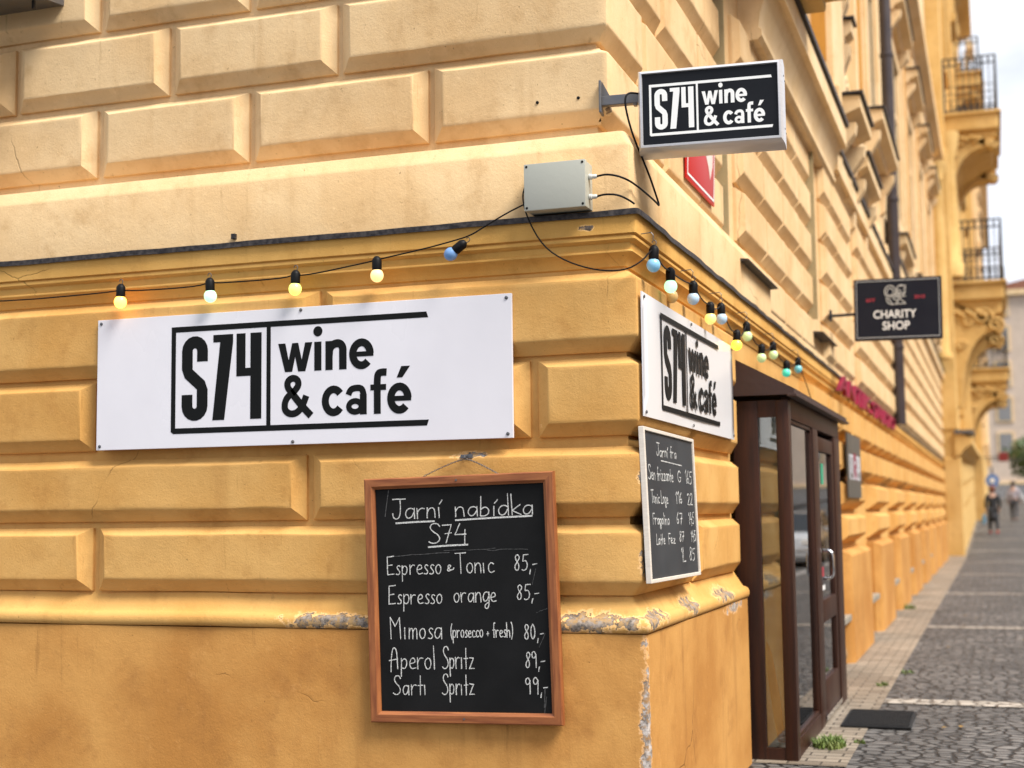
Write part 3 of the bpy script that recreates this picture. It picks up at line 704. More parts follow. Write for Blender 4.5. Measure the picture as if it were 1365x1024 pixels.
# ------------------------------------------------------------------ handwriting
def C(*p): return ('c', p)
def S_(*p): return ('l', p)
ABOWL = C((.40, .42), (.28, .51), (.10, .46), (0, .22), (.10, .0), (.28, .06), (.39, .3))
G = {
 'J': (.50, S_((.0, 1), (.58, 1)), C((.34, 1), (.36, .4), (.3, .06), (.14, -.02), (.02, .08), (0, .28))),
 'a': (.50, ABOWL, S_((.40, .5), (.41, 0))), 'r': (.42, S_((0, .5), (.02, 0)), C((.01, .25), (.08, .42), (.2, .5), (.32, .47))),
 'n': (.46, S_((0, .5), (0, 0)), C((0, .28), (.12, .5), (.30, .48), (.34, .25), (.35, 0))), 'í': (.2, S_((.02, .5), (.03, 0)), S_((.06, .66), (.18, .86))),
 'i': (.18, S_((.02, .5), (.03, 0)), S_((.03, .68), (.05, .72))), 'ı': (.26, S_((.02, .5), (.03, 0))),
 'b': (.50, S_((.04, 1.05), (.0, 0)), C((.02, .34), (.2, .5), (.38, .36), (.36, .1), (.18, -.02), (0, .0))),
 'd': (.50, ABOWL, S_((.42, 1.08), (.41, 0))), 'k': (.44, S_((.02, 1.05), (.02, 0)), S_((.36, .5), (.03, .22), (.38, 0))),
 'S': (.58, C((.50, .84), (.40, 1.0), (.16, .98), (.06, .78), (.20, .58), (.42, .42), (.50, .18), (.32, .0), (.10, .0), (0, .08))),
 '7': (.52, S_((0, .96), (.42, .98), (.16, 0)), S_((.12, .50), (.42, .54))), '4': (.54, S_((.24, 1), (0, .42), (.50, .44)), S_((.46, .68), (.42, -.12))),
 'E': (.56, S_((.46, 1.0), (.02, .96), (.02, 0), (.46, .04)), S_((.02, .5), (.36, .53))),
 's': (.36, C((.28, .44), (.16, .52), (.04, .40), (.14, .27), (.28, .14), (.18, .0), (0, .04))),
 'p': (.48, S_((.02, .5), (.02, -.36)), C((.02, .34), (.16, .5), (.34, .44), (.37, .2), (.24, .0), (.04, .06))),
 'e': (.46, C((.03, .24), (.20, .26), (.36, .32), (.28, .5), (.10, .47), (0, .22), (.12, .0), (.38, .06))),
 'o': (.48, C((.2, .5), (.05, .42), (.0, .22), (.12, .0), (.3, .04), (.38, .26), (.32, .46), (.2, .5))),
 '&': (.50, C((.34, .12), (.12, .0), (.04, .16), (.22, .30), (.30, .46), (.14, .5), (.08, .36), (.24, .1), (.44, .14), (.5, .26))),
 'T': (.60, S_((0, .98), (.62, 1.0)), S_((.30, 1), (.31, 0))), 'c': (.42, C((.34, .42), (.2, .51), (.03, .36), (.04, .1), (.18, .0), (.36, .08))),
 'g': (.50, ABOWL, C((.40, .5), (.41, -.1), (.34, -.34), (.16, -.34), (.12, -.18), (.34, -.04))),
 'M': (.76, S_((.02, 0), (0, 1.0), (.28, .58), (.56, .98), (.60, 0))),
 'm': (.58, S_((0, .5), (0, 0)), C((0, .3), (.1, .5), (.21, .44), (.22, 0)), C((.22, .3), (.33, .5), (.45, .44), (.46, 0))),
 'A': (.56, C((0, -.14), (.03, .55), (.12, .95), (.26, 1.0), (.38, .8), (.42, 0)), S_((-.1, .38), (.42, .46))),
 'l': (.20, S_((.02, 1.05), (.05, 0))), 't': (.38, S_((.14, .95), (.14, 0)), S_((-.02, .46), (.30, .48))),
 'z': (.44, S_((.02, .5), (.34, .48), (0, .02), (.38, .03))),
 '8': (.46, C((.34, .84), (.22, 1.0), (.06, .86), (.12, .62), (.32, .34), (.26, .04), (.08, .02), (.0, .26), (.18, .52), (.34, .74), (.34, .86))),
 '5': (.48, S_((.42, .98), (.10, .96), (.06, .58)), C((.06, .58), (.26, .62), (.38, .38), (.30, .08), (.10, .0), (0, .06))),
 '9': (.46, C((.34, .76), (.20, .99), (.02, .84), (.06, .58), (.24, .56), (.34, .78)), S_((.34, .8), (.32, 0))),
 '0': (.46, C((.18, 1), (.02, .76), (.02, .24), (.16, 0), (.32, .2), (.34, .72), (.18, 1))),
 '1': (.30, S_((0, .74), (.16, 1), (.17, 0))), '2': (.44, C((.0, .8), (.14, 1), (.32, .86), (.26, .5), (0, .02)), S_((0, .02), (.36, .02))),
 '6': (.44, C((.28, .98), (.06, .6), (.0, .2), (.14, 0), (.32, .16), (.28, .42), (.06, .36))),
 ',': (.20, S_((.06, .08), (.0, -.20))), '-': (.34, S_((0, .36), (.28, .40))), '(': (.24, C((.18, 1.0), (.03, .7), (.02, .2), (.16, -.14))),
 ')': (.24, C((0, 1.0), (.15, .7), (.16, .2), (.02, -.14))), '+': (.34, S_((0, .24), (.26, .26)), S_((.13, .40), (.12, .10))),
 'f': (.32, C((.30, .96), (.18, 1.02), (.12, .8), (.11, 0)), S_((-.02, .5), (.26, .52))), 'h': (.46, S_((.0, 1.0), (.0, 0)), C((0, .28), (.14, .5), (.32, .44), (.34, 0))),
 'u': (.46, C((0, .5), (.02, .1), (.16, 0), (.32, .14), (.35, .5)), S_((.35, .5), (.36, 0))), 'v': (.40, S_((0, .5), (.16, 0), (.34, .5))),
 'R': (.54, S_((0, 1), (0, 0)), C((0, .98), (.3, .98), (.38, .74), (.22, .54), (.02, .5)), S_((.1, .5), (.44, 0))),
 'L': (.46, S_((0, 1), (.0, .02), (.4, .04))), 'F': (.5, S_((.44, 1), (0, .98), (0, 0)), S_((0, .52), (.32, .54))), ' ': (.34,),
 'G': (.56, C((.46, .8), (.28, 1.0), (.04, .7), (.04, .25), (.24, 0), (.46, .18), (.48, .42)), S_((.28, .42), (.5, .42))),
}
def write(mb, txt, fr, x0, z0, cap, width=None, pen=.0029, rot=0.0, jit=.012, rnd=random.Random(3)):
    segs = []; x = 0
    for ch in txt:
        g = G[ch]; dx = rnd.uniform(-1, 1)*jit; dz = rnd.uniform(-1, 1)*jit; sc = 1+rnd.uniform(-.05, .05); sh = rnd.uniform(-.03, .05)
        for kind, p in g[1:]:
            p = [(x+dx+q[0]*sc+sh*q[1], q[1]*sc+dz) for q in p]
            if kind == 'c': p = [tuple(v) for v in smooth_pts([Vector((a, b, 0)) for a, b in p], 2)]
            else:
                q2 = []
                for a, b in zip(p[:-1], p[1:]):
                    for k in range(3): q2.append((a[0]+(b[0]-a[0])*k/3+rnd.uniform(-1, 1)*.006, a[1]+(b[1]-a[1])*k/3+rnd.uniform(-1, 1)*.006))
                q2.append(p[-1]); p = q2
            segs.append(p)
        x += g[0]*1.08
    k = (width/max(q[0] for p in segs for q in p)) if width else cap
    for p in segs:
        pts = [(x0+q[0]*k, z0+q[1]*cap+q[0]*k*rot) for q in p]
        for a, b in zip(pts[:-1], pts[1:]):
            if (a[0]-b[0])**2+(a[1]-b[1])**2 < 1e-10: continue
            L_ = math.hypot(b[0]-a[0], b[1]-a[1]); e = pen*.35/L_
            ww = pen*rnd.uniform(.8, 1.2)
            ribbon(mb, [(a[0]-(b[0]-a[0])*e, a[1]-(b[1]-a[1])*e), (b[0]+(b[0]-a[0])*e, b[1]+(b[1]-a[1])*e)], ww, fr, rnd.uniform(.0004, .0009))
# chalkboard hanging on the side wall
t = thing('chalkboard', 'black chalkboard menu in a reddish wooden frame hanging by a chain on the left wall', 'chalkboard', (-.543, -.080, .817), (R(1.0), R(-1.2), 0), 'chalkboards on the corner')
Wb, Hb, Fw = .331, .399, .036
s = MB(); s.box((-Wb+.02, -.010, -Hb+.02), (Wb-.02, .0, Hb-.02)); s.build('slate', SLATE, t)
# mitred frame with a moulded profile
def rail(pts4):
    pr = [(0, 0), (0, .020), (.004, .024), (.026, .024), (.032, .019), (Fw, .016), (Fw, 0)]
    m_ = MB(); (ax, az), (bx, bz), (nx, nz) = pts4
    tx, tz = bx-ax, bz-az; l = math.hypot(tx, tz); tx /= l; tz /= l
    A = [(ax+nx*q+tx*q, -d, az+nz*q+tz*q) for q, d in pr]; B = [(bx+nx*q-tx*q, -d, bz+nz*q-tz*q) for q, d in pr]
    n = len(pr); m_.add(A+B, [(i, (i+1) % n, n+(i+1) % n, n+i) for i in range(n)]+[tuple(range(n)), tuple(range(2*n-1, n-1, -1))]); return m_
for p, m_ in ((((-Wb, -Hb), (Wb, -Hb), (0, 1)), WOODH), (((Wb, -Hb), (Wb, Hb), (-1, 0)), WOOD), (((Wb, Hb), (-Wb, Hb), (0, -1)), WOODH), (((-Wb, Hb), (-Wb, -Hb), (1, 0)), WOOD)):
    rail(p).build('frame', m_, t, 30)
for z in (Hb-.016, -Hb+.016):
    s = MB(); s.lathe([(.0035, 0), (.0035, .0015)], lambda a, b, c, z=z: (a, -.0242-c, z+b), 10); s.build('screw', STEEL, t)
wr = MB(); FB = lambda x, z, d: (x, -.0103-d, z)
OX, OZ = -.543, .817
def wl(txt, x, z, cap, x1=None, **k): write(wr, txt, FB, x-OX, z-OZ, cap, (x1-x) if x1 else None, **k)
wl('Jarní', -.777, 1.080, .066, -.600, pen=.0032); wl('nabídka', -.553, 1.081, .062, -.290, pen=.0032)
wl('S74', -.650, 0.997, .062, -.520, pen=.0032)
for a, b, c, d in ((-.768, 1.066, -.628, 1.069), (-.556, 1.070, -.290, 1.076), (-.655, .985, -.514, .990)):
    ribbon(wr, [(a-OX, b-OZ), ((a+c)/2-OX, (b+d)/2-OZ+.001), (c-OX, d-OZ)], .0055, FB, .0006)
wl('Espresso', -.803, .897, .062, -.612); wl('&', -.592, .905, .040, -.566); wl('Tonıc', -.560, .898, .064, -.427); wl('85,-', -.357, .903, .052, -.282)
wl('Espresso', -.801, .801, .062, -.612); wl('orange', -.570, .805, .060, -.424); wl('85,-', -.353, .810, .050, -.279)
wl('Mımosa', -.798, .688, .070, -.617); wl('(prosecco + fresh)', -.585, .692, .046, -.372, pen=.0027); wl('80,-', -.333, .685, .050, -.268)
wl('Aperol', -.800, .590, .070, -.646); wl('Sprıtz', -.618, .592, .070, -.508); wl('89,-', -.333, .596, .052, -.268)
wl('Sartı', -.794, .507, .064, -.682); wl('Sprıtz', -.621, .509, .068, -.510); wl('99,-', -.336, .514, .054, -.262)
wr.build('chalk_writing', CHALK, t)
sm = MB(); rnd = random.Random(11)
for (x, z, l, a, wd) in ((-.78, .957, .20, .05, .004), (-.6, .972, .18, .02, .003), (-.45, .97, .14, .01, .003), (-.30, .86, .05, 1.3, .003), (-.285, .66, .05, 1.1, .003), (-.805, 1.09, .09, 1.4, .005), (-.29, .77, .04, .3, .003), (-.275, .47, .06, 1.5, .006), (-.275, .455, .05, 1.4, .004)):
    pts = [(x-OX+l*i/6*math.cos(a), z-OZ+l*i/6*math.sin(a)+rnd.uniform(-.002, .002)) for i in range(7)]
    ribbon(sm, pts, wd*.6, FB, .0003)
sm.build('chalk_smears', mat('faint_chalk_dust', (.10, .10, .10), .9, var=(120, (.02, .02, .02), 1)), t)
# its chain and wall hook
HK = (-.536, -.062, 1.276)
ch = MB()
for sx in (-1, 1):
    x1 = -.547+sx*.135; P = [Vector((HK[0]+(x1-HK[0])*u, HK[1]-.012*u, HK[2]-.006+(1.214-HK[2]+.006)*(u**1.25))) for u in [i/26 for i in range(27)]]
    for i in range(26):
        a, b = P[i], P[i+1]; mid = (a+b)/2; tdir = (b-a).normalized(); side = Vector((0, 1, 0)) if i % 2 else tdir.cross(Vector((0, 1, 0)))
        ring = [mid+tdir*.0042*math.cos(q)+side*.0022*math.sin(q) for q in [2*math.pi*k/8 for k in range(9)]]
        ch.tube(ring, .0008, 4, False)
inv = Matrix.LocRotScale(t.location, t.rotation_euler.to_quaternion(), None).inverted()
ch.v = [tuple(inv @ Vector(p)) for p in ch.v]
ch.build('chain', STEEL, t)
h = MB(); h.tube(smooth_pts([(HK[0], -.045, HK[2]+.004), (HK[0], -.066, HK[2]+.003), (HK[0], -.072, HK[2]-.006), (HK[0], -.070, HK[2]+.006)]), .003, 8)
h.box((HK[0]-.020, -.056, HK[2]-.004), (HK[0]+.022, -.0515, HK[2]+.008), .001); tag(h.build('wall_hook', STEEL), 'small grey metal hook holding the chalkboard chain on the left wall', 'hook')
# chalkboard on the street wall
t = thing('chalkboard', 'chalkboard in a thin pale frame on the street wall under the smaller white sign', 'chalkboard', (.062, -.052, .865), (R(-.6), R(-2.0), 0), 'chalkboards on the corner')
s = MB(); s.box((0, .01, .01), (.012, .755, .485)); s.build('slate', mat('blue_black_chalkboard', (.022, .025, .030), .6, var=(4, (.05, .055, .06), .6)), t)
for a, b in (((0, -.002, 0), (.018, .014, .495)), ((0, .750, 0), (.018, .766, .495)), ((0, .0145, 0), (.018, .7495, .012)), ((0, .0145, .483), (.018, .7495, .495))):
    s = MB(); s.box(a, b, .002); s.build('frame', PALEW, t)
wr = MB(); FR = lambda y, z, d: (.0123+d, y, z)
rn = random.Random(5)
def w2(txt, y, z, cap, y1): write(wr, txt, FR, y+.01, z+.004, cap*.82, (y1-y)*.9, pen=.0038, jit=.05, rnd=rn)
w2('Jarní fra', .17, .405, .05, .50); ribbon(wr, [(.24, .395), (.56, .390)], .004, FR, .0005)
w2('Sen frizzante', .04, .325, .055, .44); w2('G', .47, .325, .05, .53); w2('165', .60, .325, .055, .72)
w2('Tonic Loge', .06, .25, .05, .33); w2('116', .42, .25, .05, .53); w2('22', .62, .25, .05, .71)
w2('Fragolino', .07, .18, .045, .33); w2('67', .42, .18, .05, .52); w2('145', .62, .18, .05, .72)
w2('Latte', .11, .115, .042, .24); w2('Fez', .28, .115, .042, .39); w2('87', .45, .12, .042, .53); w2('145', .64, .12, .045, .73)
w2('1L', .47, .05, .06, .54); w2('85', .60, .05, .055, .70)
wr.build('chalk_writing', CHALK2, t)

# ------------------------------------------------------------------ light box on its bracket
t = thing('lightbox_sign', 'silver framed black café sign box projecting from the corner above the junction box', 'sign', (.048, .012, 2.260), (0, 0, R(5)))
bw, bh, bd = .472, .276, .135
s = MB()
def frame_ring(x0, z0, x1, z1, y): return [(x0, y, z0), (x1, y, z0), (x1, y, z1), (x0, y, z1)]
rg = [frame_ring(.018, .022, bw-.018, bh-.018, .006), frame_ring(.016, .020, bw-.016, bh-.016, 0), frame_ring(.010, .013, bw-.010, bh-.010, .002), frame_ring(.003, .004, bw-.003, bh-.003, .018), frame_ring(0, 0, bw, bh, .034), frame_ring(0, 0, bw, bh, bd-.02), frame_ring(.006, .008, bw-.006, bh-.006, bd-.004), frame_ring(.018, .02, bw-.018, bh-.018, bd)]
vs = [p for r in rg for p in r]; fs = [(i*4+k, i*4+(k+1) % 4, i*4+4+(k+1) % 4, i*4+4+k) for i in range(len(rg)-1) for k in range(4)]
s.add(vs, fs); s.build('housing', ALU, t, 25)
s = MB(); s.box((.017, .0065, .021), (bw-.017, .012, bh-.017)); s.build('face', DARKF, t)
s = MB(); s.box((.017, bd-.006, .021), (bw-.017, bd-.001, bh-.017)); s.build('face', DARKF, t)
s = MB(); logo(s, lambda x, z, d: (x, .0063-d, z), .040, .050, .437, .222); s.build('lettering', WHITEP, t)
for z in (.05, .225):
    for y in (.04, .10):
        s = MB(); s.lathe([(.003, 0), (.003, .0015)], lambda a, b, c, y=y, z=z: (bw+c, y+a, z+b), 8); s.build('screw', IRON, t)
s = MB(); s.box((-.128, .045, .178), (.0, .075, .212), .003); s.box((-.02, .048, .172), (-.008, .072, .200), .002); s.build('bracket_arm', STEEL, t)
s = MB(); s.box((-.132, .030, .152), (-.124, .088, .262), .003); s.prism([(-.124, .262), (-.100, .215), (-.124, .215)], .055, .062, lambda u, v, w_: (u, w_, v)); s.build('wall_plate', STEEL, t)
# ------------------------------------------------------------------ junction box and cables
t = thing('junction_box', 'grey plastic junction box with cable glands mounted above the cornice at the corner', 'electrical box', (-.300, -.030, 2.066), (0, 0, R(0)))
s = MB(); s.box((0, -.090, 0), (.205, 0, .152), .005); s.build('housing', BOXG, t, 30)
s = MB(); s.box((-.0015, -.0925, -.0015), (.2065, -.066, .1535), .004); s.build('lid', BOXG, t, 30)
for x, z in ((.008, .008), (.197, .008), (.008, .144), (.197, .144)):
    s = MB(); s.lathe([(.0045, 0), (.004, .001)], lambda a, b, c, x=x, z=z: (x+a, -.0925-c, z+b), 8); s.build('screw', BLKPL, t)
for x in (.04, .15):
    s = MB(); s.lathe([(.007, 0), (.007, .006), (.003, .008)], lambda a, b, c, x=x: (x+a, -.05+b, .1535+c), 10); s.build('plug', BLKPL, t)
for z in (.104, .038):
    s = MB(); s.lathe([(.010, 0), (.010, .008), (.0075, .009), (.0075, .022), (.005, .026)], lambda a, b, c, z=z: (.2065+c, -.045+a, z+b), 12); s.build('cable_gland', GLAND, t, 40)
def cable(name, pts, r, label, cat='cable', it=3, group=None):
    mb = MB(); mb.tube(smooth_pts(pts, it), r, 8); return tag(mb.build(name, BLKPL, None, 50), label, cat, group)
cable('power_cable', [(-.068, -.075, 2.170), (-.03, -.085, 2.172), (.02, -.08, 2.158), (.05, -.02, 2.142), (.066, .18, 2.128), (.066, .235, 2.122), (.064, .20, 2.15), (.055, .12, 2.22), (.035, .03, 2.30), (.02, .0, 2.37), (.012, -.01, 2.43), (.02, .0, 2.458), (.045, .03, 2.462), (.062, .055, 2.46)], .0034, 'black power cable looping from the junction box up to the silver sign box')
cable('cable', [(-.068, -.075, 2.104), (-.04, -.08, 2.108), (0.0, -.07, 2.105), (.03, -.045, 2.09), (.045, -.035, 2.078)], .0034, 'short black cable from the lower gland of the junction box to the cornice edge')
# ------------------------------------------------------------------ string lights
def bulb_mat(name, col, es): 
    m = mat(name, tuple(min(.9, c*.8+.1) for c in col), .25, emit=col, es=es)
    return m
BM = {'dimamber': bulb_mat('bulb_glass_dim_amber', (.85, .50, .12), .05), 'amber': bulb_mat('bulb_glass_amber', (1, .42, .05), 4.2), 'mint': bulb_mat('bulb_glass_mint', (.42, .88, .50), 1.0), 'lime': bulb_mat('bulb_glass_lime', (.74, .84, .14), 1.0),
      'cream': bulb_mat('bulb_glass_cream', (1, .66, .26), .8), 'blue': bulb_mat('bulb_glass_blue', (.06, .22, .52), .12), 'sky': bulb_mat('bulb_glass_sky', (.16, .46, .70), .15),
      'ice': bulb_mat('bulb_glass_ice', (.42, .60, .78), .12), 'palegreen': bulb_mat('bulb_glass_palegreen', (.60, .78, .34), .3), 'yellow': bulb_mat('bulb_glass_yellow', (1, .62, .02), 1.8),
      'paleyellow': bulb_mat('bulb_glass_paleyellow', (.95, .78, .2), .6), 'teal': bulb_mat('bulb_glass_teal', (.02, .62, .42), .4), 'aqua': bulb_mat('bulb_glass_aqua', (.10, .48, .55), .2)}
def bulb(parent, p, kind, label, tilt=(0, 0), hook=True, lit=False):
    """lamp holder with its bulb; p = centre of the globe"""
    q = (Matrix.Rotation(tilt[0], 3, 'X') @ Matrix.Rotation(tilt[1], 3, 'Y')); c = Vector(p)-parent.location
    fr = lambda x, y, z: tuple(c+q @ Vector((x, y, z)))
    s = MB(); s.lathe([(.0155, .018), (.0165, .022), (.0165, .052), (.014, .058), (.009, .064), (.006, .066)], fr, 16); h = s.build('lamp_holder', BLKPL, parent, 40)
    prof = [(.0125, .024)]+[(.0225*math.cos(R(a)), .0235*math.sin(R(a))) for a in range(48, -91, -12)]
    s = MB(); s.lathe([(.012, .026), (.0145, .0195)]+prof[1:-1]+[(.001, -.0235)], fr, 20); b = s.build('bulb', BM[kind], h, 60); b['label'] = label
    if hook:
        s = MB(); s.tube([fr(.0, .0, .064)]+[fr(.007*math.sin(R(a)), 0, .074-.009*math.cos(R(a))) for a in range(0, 300, 30)], .0014, 6); s.build('hook', STEEL, h, 50)
g1 = thing('string_light', 'black string of five coloured bulbs along the cornice above the large white sign', 'string light', (-1.2, -.088, 1.92), group='string lights under the cornice')
mb = MB(); pts = [(-4.2, -.07, 2.01), (-3.2, -.08, 1.94), (-2.417, -.088, 1.900), (-1.893, -.088, 1.906), (-1.86, -.088, 1.915), (-1.82, -.088, 1.905), (-1.55, -.088, 1.903), (-1.486, -.088, 1.916), (-1.45, -.088, 1.910), (-1.20, -.088, 1.910), (-1.151, -.088, 1.921), (-1.11, -.088, 1.914), (-.875, -.088, 1.944), (-.841, -.088, 1.950), (-.80, -.088, 1.956), (-.66, -.088, 1.976), (-.56, -.089, 1.994), (-.50, -.092, 2.006), (-.45, -.085, 2.035), (-.38, -.08, 2.072), (-.315, -.075, 2.100), (-.298, -.075, 2.104)]
mb.tube([Vector(p)-g1.location for p in smooth_pts(pts, 2)], .0026, 7); mb.build('cable', BLKPL, g1, 50)
for x, z, k, l, tl in ((-1.859, 1.868, 'amber', 'lit amber bulb, glowing brightest', (0, .03)), (-1.486, 1.866, 'mint', 'lit mint green bulb', (0, -.05)), (-1.151, 1.870, 'lime', 'pale lime green bulb', (0, .04)), (-.841, 1.896, 'cream', 'creamy white bulb', (0, 0)), (-.572, 1.950, 'blue', 'blue bulb tilted to the side', (0, .95))):
    bulb(g1, (x, -.088, z), k, l, tl, k != 'cream')
g2 = thing('string_light', 'longer string of coloured bulbs along the street wall above the porch', 'string light', (.09, .02, 1.9), group='string lights under the cornice')
RB = [(.02, 1.884, 'sky', 'sky blue bulb nearest the corner', 1), (.269, 1.852, 'mint', 'pale mint bulb', 0), (.643, 1.863, 'ice', 'icy blue bulb', 1), (.963, 1.830, 'paleyellow', 'pale yellow bulb', 0), (1.201, 1.860, 'ice', 'icy blue bulb beside the pale yellow one', 1),
      (1.534, 1.790, 'yellow', 'bright yellow lit bulb', 0), (1.81, 1.860, 'palegreen', 'pale green bulb', 1), (2.197, 1.802, 'palegreen', 'pale green bulb hanging low', 0), (2.58, 1.856, 'palegreen', 'pale green bulb above the porch roof', 1), (3.013, 1.805, 'teal', 'bright teal bulb', 0), (3.497, 1.87, 'aqua', 'blue green bulb, farthest along', 1)]
for y, z, k, l, hk in RB:
    bulb(g2, (.09, y, z), k, l, (random.uniform(-.08, .08), random.uniform(-.05, .05)), bool(hk))
    if hk:
        s = MB(); s.tube([Vector((.045, y, z+.105))-g2.location, Vector((.085, y, z+.108))-g2.location, Vector((.092, y, z+.098))-g2.location, Vector((.09, y, z+.084))-g2.location], .0016, 6); s.build('cup_hook', STEEL, g2)
for y, z in ((.398, 1.837), (3.246, 1.826)): bulb(g2, (.064, y, z), 'dimamber', 'unlit amber bulb close to the wall behind another bulb', (0, 0), False)
pts = [(-.300, -.070, 2.165), (-.312, -.075, 2.163), (-.322, -.082, 2.12), (-.302, -.085, 2.045), (-.250, -.085, 1.951), (-.172, -.085, 1.896), (-.069, -.085, 1.860), (.02, -.08, 1.855), (.07, -.055, 1.885), (.09, .0, 1.932)]
for i in range(len(RB)-1):
    (y0, z0), (y1, z1) = RB[i][:2], RB[i+1][:2]
    pts += [(.09, y0+.02, z0+.050), (.09, (y0+y1)/2, min(z0, z1)+.050), (.09, y1-.02, z1+.050)]
pts += [(.09, 3.52, 1.915), (.10, 3.56, 1.86), (.13, 3.6, 1.76), (.15, 3.63, 1.665)]
mb = MB(); mb.tube([Vector(p)-g2.location for p in smooth_pts(pts, 2)], .0026, 7); mb.build('cable', BLKPL, g2, 50)

# ------------------------------------------------------------------ entrance porch
t = thing('entrance_porch', 'dark brown wooden café entrance porch with glazed front and small lean-to roof', 'porch')
s = MB()
s.box((.004, 1.865, -.03), (.116, 1.910, 1.575), .004); s.box((.197, 1.865, -.03), (.252, 1.955, 1.575), .005)
s.box((.116, 1.868, 1.500), (.197, 1.905, 1.575)); s.box((.116, 1.868, -.03), (.197, 1.905, .055))
s.box((.204, 1.9555, 1.495), (.250, 3.96, 1.600), .003)
s.box((.206, 1.9555, -.03), (.248, 2.74, .085), .003)
s.box((.204, 2.735, .0855), (.252, 2.925, 1.4945), .004); s.box((.206, 2.7405, -.03), (.248, 2.925, .085), .002)
s.box((.204, 3.685, -.03), (.252, 3.96, 1.4945), .005); s.box((.0, 3.92, -.03), (.2035, 3.96, 1.575))
for z in (.09, 1.482): s.box((.212, 1.956, z-.004), (.243, 2.734, z+.012), .002)
s.box((.212, 1.956, .095), (.243, 1.975, 1.478), .002); s.box((.212, 2.715, .095), (.243, 2.734, 1.478), .002)
s.build('frame', BROWN, t, 30)
s = MB(); s.prism([(-.02, 1.775), (.03, 1.760), (.285, 1.622), (.285, 1.596), (.03, 1.596), (-.02, 1.60)], 1.835, 4.10, lambda u, v, w_: (u, w_, v))
s.box((.255, 1.82, 1.586), (.297, 4.12, 1.600), .003); s.build('roof', BROWNS, t)
s = MB(); s.box((.116, 1.882, .055), (.197, 1.889, 1.500)); o = s.build('side_pane', GLASS, t)
s = MB(); s.box((.226, 1.975, .102), (.231, 2.715, 1.478)); s.build('front_pane', GLASS, t)
# added panel behind the side pane, its beige standing in for the glass reflection
s = MB(); s.box((.05, 1.935, .02), (.203, 1.938, 1.52)); s.build('reflection_panel', mat('beige_reflection_tone', (.78, .74, .64), .8, var=(3, (.62, .56, .44), .9, (1, 1, 5))), t)
s = MB()
for z, c in ((1.24, .002), (.92, .008), (.47, .006), (.25, .004)):
    s.tube([(.10+.1*u, 1.9335, z+c*4*u*(u-.2)) for u in [i/8 for i in range(9)]], .0022, 6)
s.build('reflected_joint_lines', GLAND, t)  # pale tubes stand in for block joints mirrored in the pane
s = MB(); s.prism([(.108, .44), (.120, .34), (.140, .18), (.158, .07), (.190, .07), (.172, .26), (.140, .46), (.118, .51)], 1.930, 1.934, lambda u, v, w_: (u, w_, v)); s.build('orange_ribbon', mat('orange_cloth', (.75, .28, .02), .6), t)
# door leaf
d = MB(); x0, x1 = .208, .244
d.box((x0, 2.945, .02), (x1, 3.010, 1.465), .003); d.box((x0, 3.600, .02), (x1, 3.668, 1.465), .003)
d.box((x0, 3.0105, 1.39), (x1, 3.5995, 1.465), .003); d.box((x0, 3.0105, .505), (x1, 3.5995, .620), .003); d.box((x0, 3.0105, .02), (x1, 3.5995, .215), .003)
dr = d.build('door', BROWN, t, 30)
s = MB(); s.box((.224, 3.0105, .62), (.229, 3.5995, 1.39)); s.build('pane', GLASS, dr)
s = MB(); s.box((.224, 3.0105, .215), (.229, 3.5995, .505)); s.build('pane', GLASS, dr)
s = MB(); s.box((x1+.0005, 2.95, .022), (x1+.012, 3.66, .048), .002); s.build('kick_strip', CHROME, dr)
for sx in (1, -1):
    xb = x1 if sx > 0 else x0
    p = [(xb, 3.055, .875), (xb+sx*.03, 3.055, .875), (xb+sx*.048, 3.055, .862), (xb+sx*.052, 3.055, .84), (xb+sx*.052, 3.055, .765), (xb+sx*.048, 3.055, .743), (xb+sx*.03, 3.055, .73), (xb, 3.055, .73)]
    s = MB(); s.tube(smooth_pts(p, 2), .0085, 10); s.build('pull_handle', CHROME, dr, 50)
s = MB(); s.box((.2295, 3.09, .655), (.2305, 3.24, .80)); st = s.build('sticker', mat('dark_sticker', (.03, .03, .035), .3), dr)
s = MB(); s.box((.2306, 3.10, .665), (.2312, 3.225, .69)); s.build('sticker', WHITEP, dr)
s = MB(); s.box((.2306, 3.11, .735), (.2312, 3.19, .785)); s.build('sticker', REDT, dr)
s = MB(); s.box((.2306, 3.20, 1.22), (.2315, 3.30, 1.33)); s.build('sticker', mat('green_sticker', (.02, .35, .2), .4), dr)
s = MB(); s.box((-1.5, 1.95, -.02), (.20, 4.0, .012)); s.build('threshold_floor', STONEG, t)
# interior behind the porch, its dimness put into the dark colour
s = MB(); s.box((-1.58, 1.83, .0), (-1.54, 4.04, 1.7)); s.box((-1.56, 1.81, 1.68), (-.02, 4.04, 1.715)); s.build('interior_panel', mat('interior_shade_tone', (.12, .095, .07), .8), t)

# ------------------------------------------------------------------ other signs on the street wall
t = thing('street_sign', 'red enamel street name plate with white edge, half hidden below the silver lightbox', 'sign', (-.056, 1.235, 2.462), (0, R(2), 0))
s = MB(); s.box((0, 0, 0), (.008, .61, .30), .003); s.build('plate', REDS, t, 30)
s = MB()
for a, b in (((.0085, .018, .018), (.0095, .592, .028)), ((.0085, .018, .272), (.0095, .592, .282)), ((.0085, .018, .0285), (.0095, .028, .2715)), ((.0085, .582, .0285), (.0095, .592, .2715))): s.box(a, b)
s.build('border', WHITEP, t)
s = MB(); put_text(s, poly2d([(.25, .262), (.56, .262), (.55, .17), (.50, .10), (.46, .15), (.40, .19), (.33, .215)]), lambda y, z, q: (.0085+q, y, z)); s.build('painted_reflection', mat('pinkish_sky_reflection', (.8, .66, .56), .3, var=(20, (.7, .4, .3), .6)), t)  # wavy pale patch: a sky reflection painted onto the plate
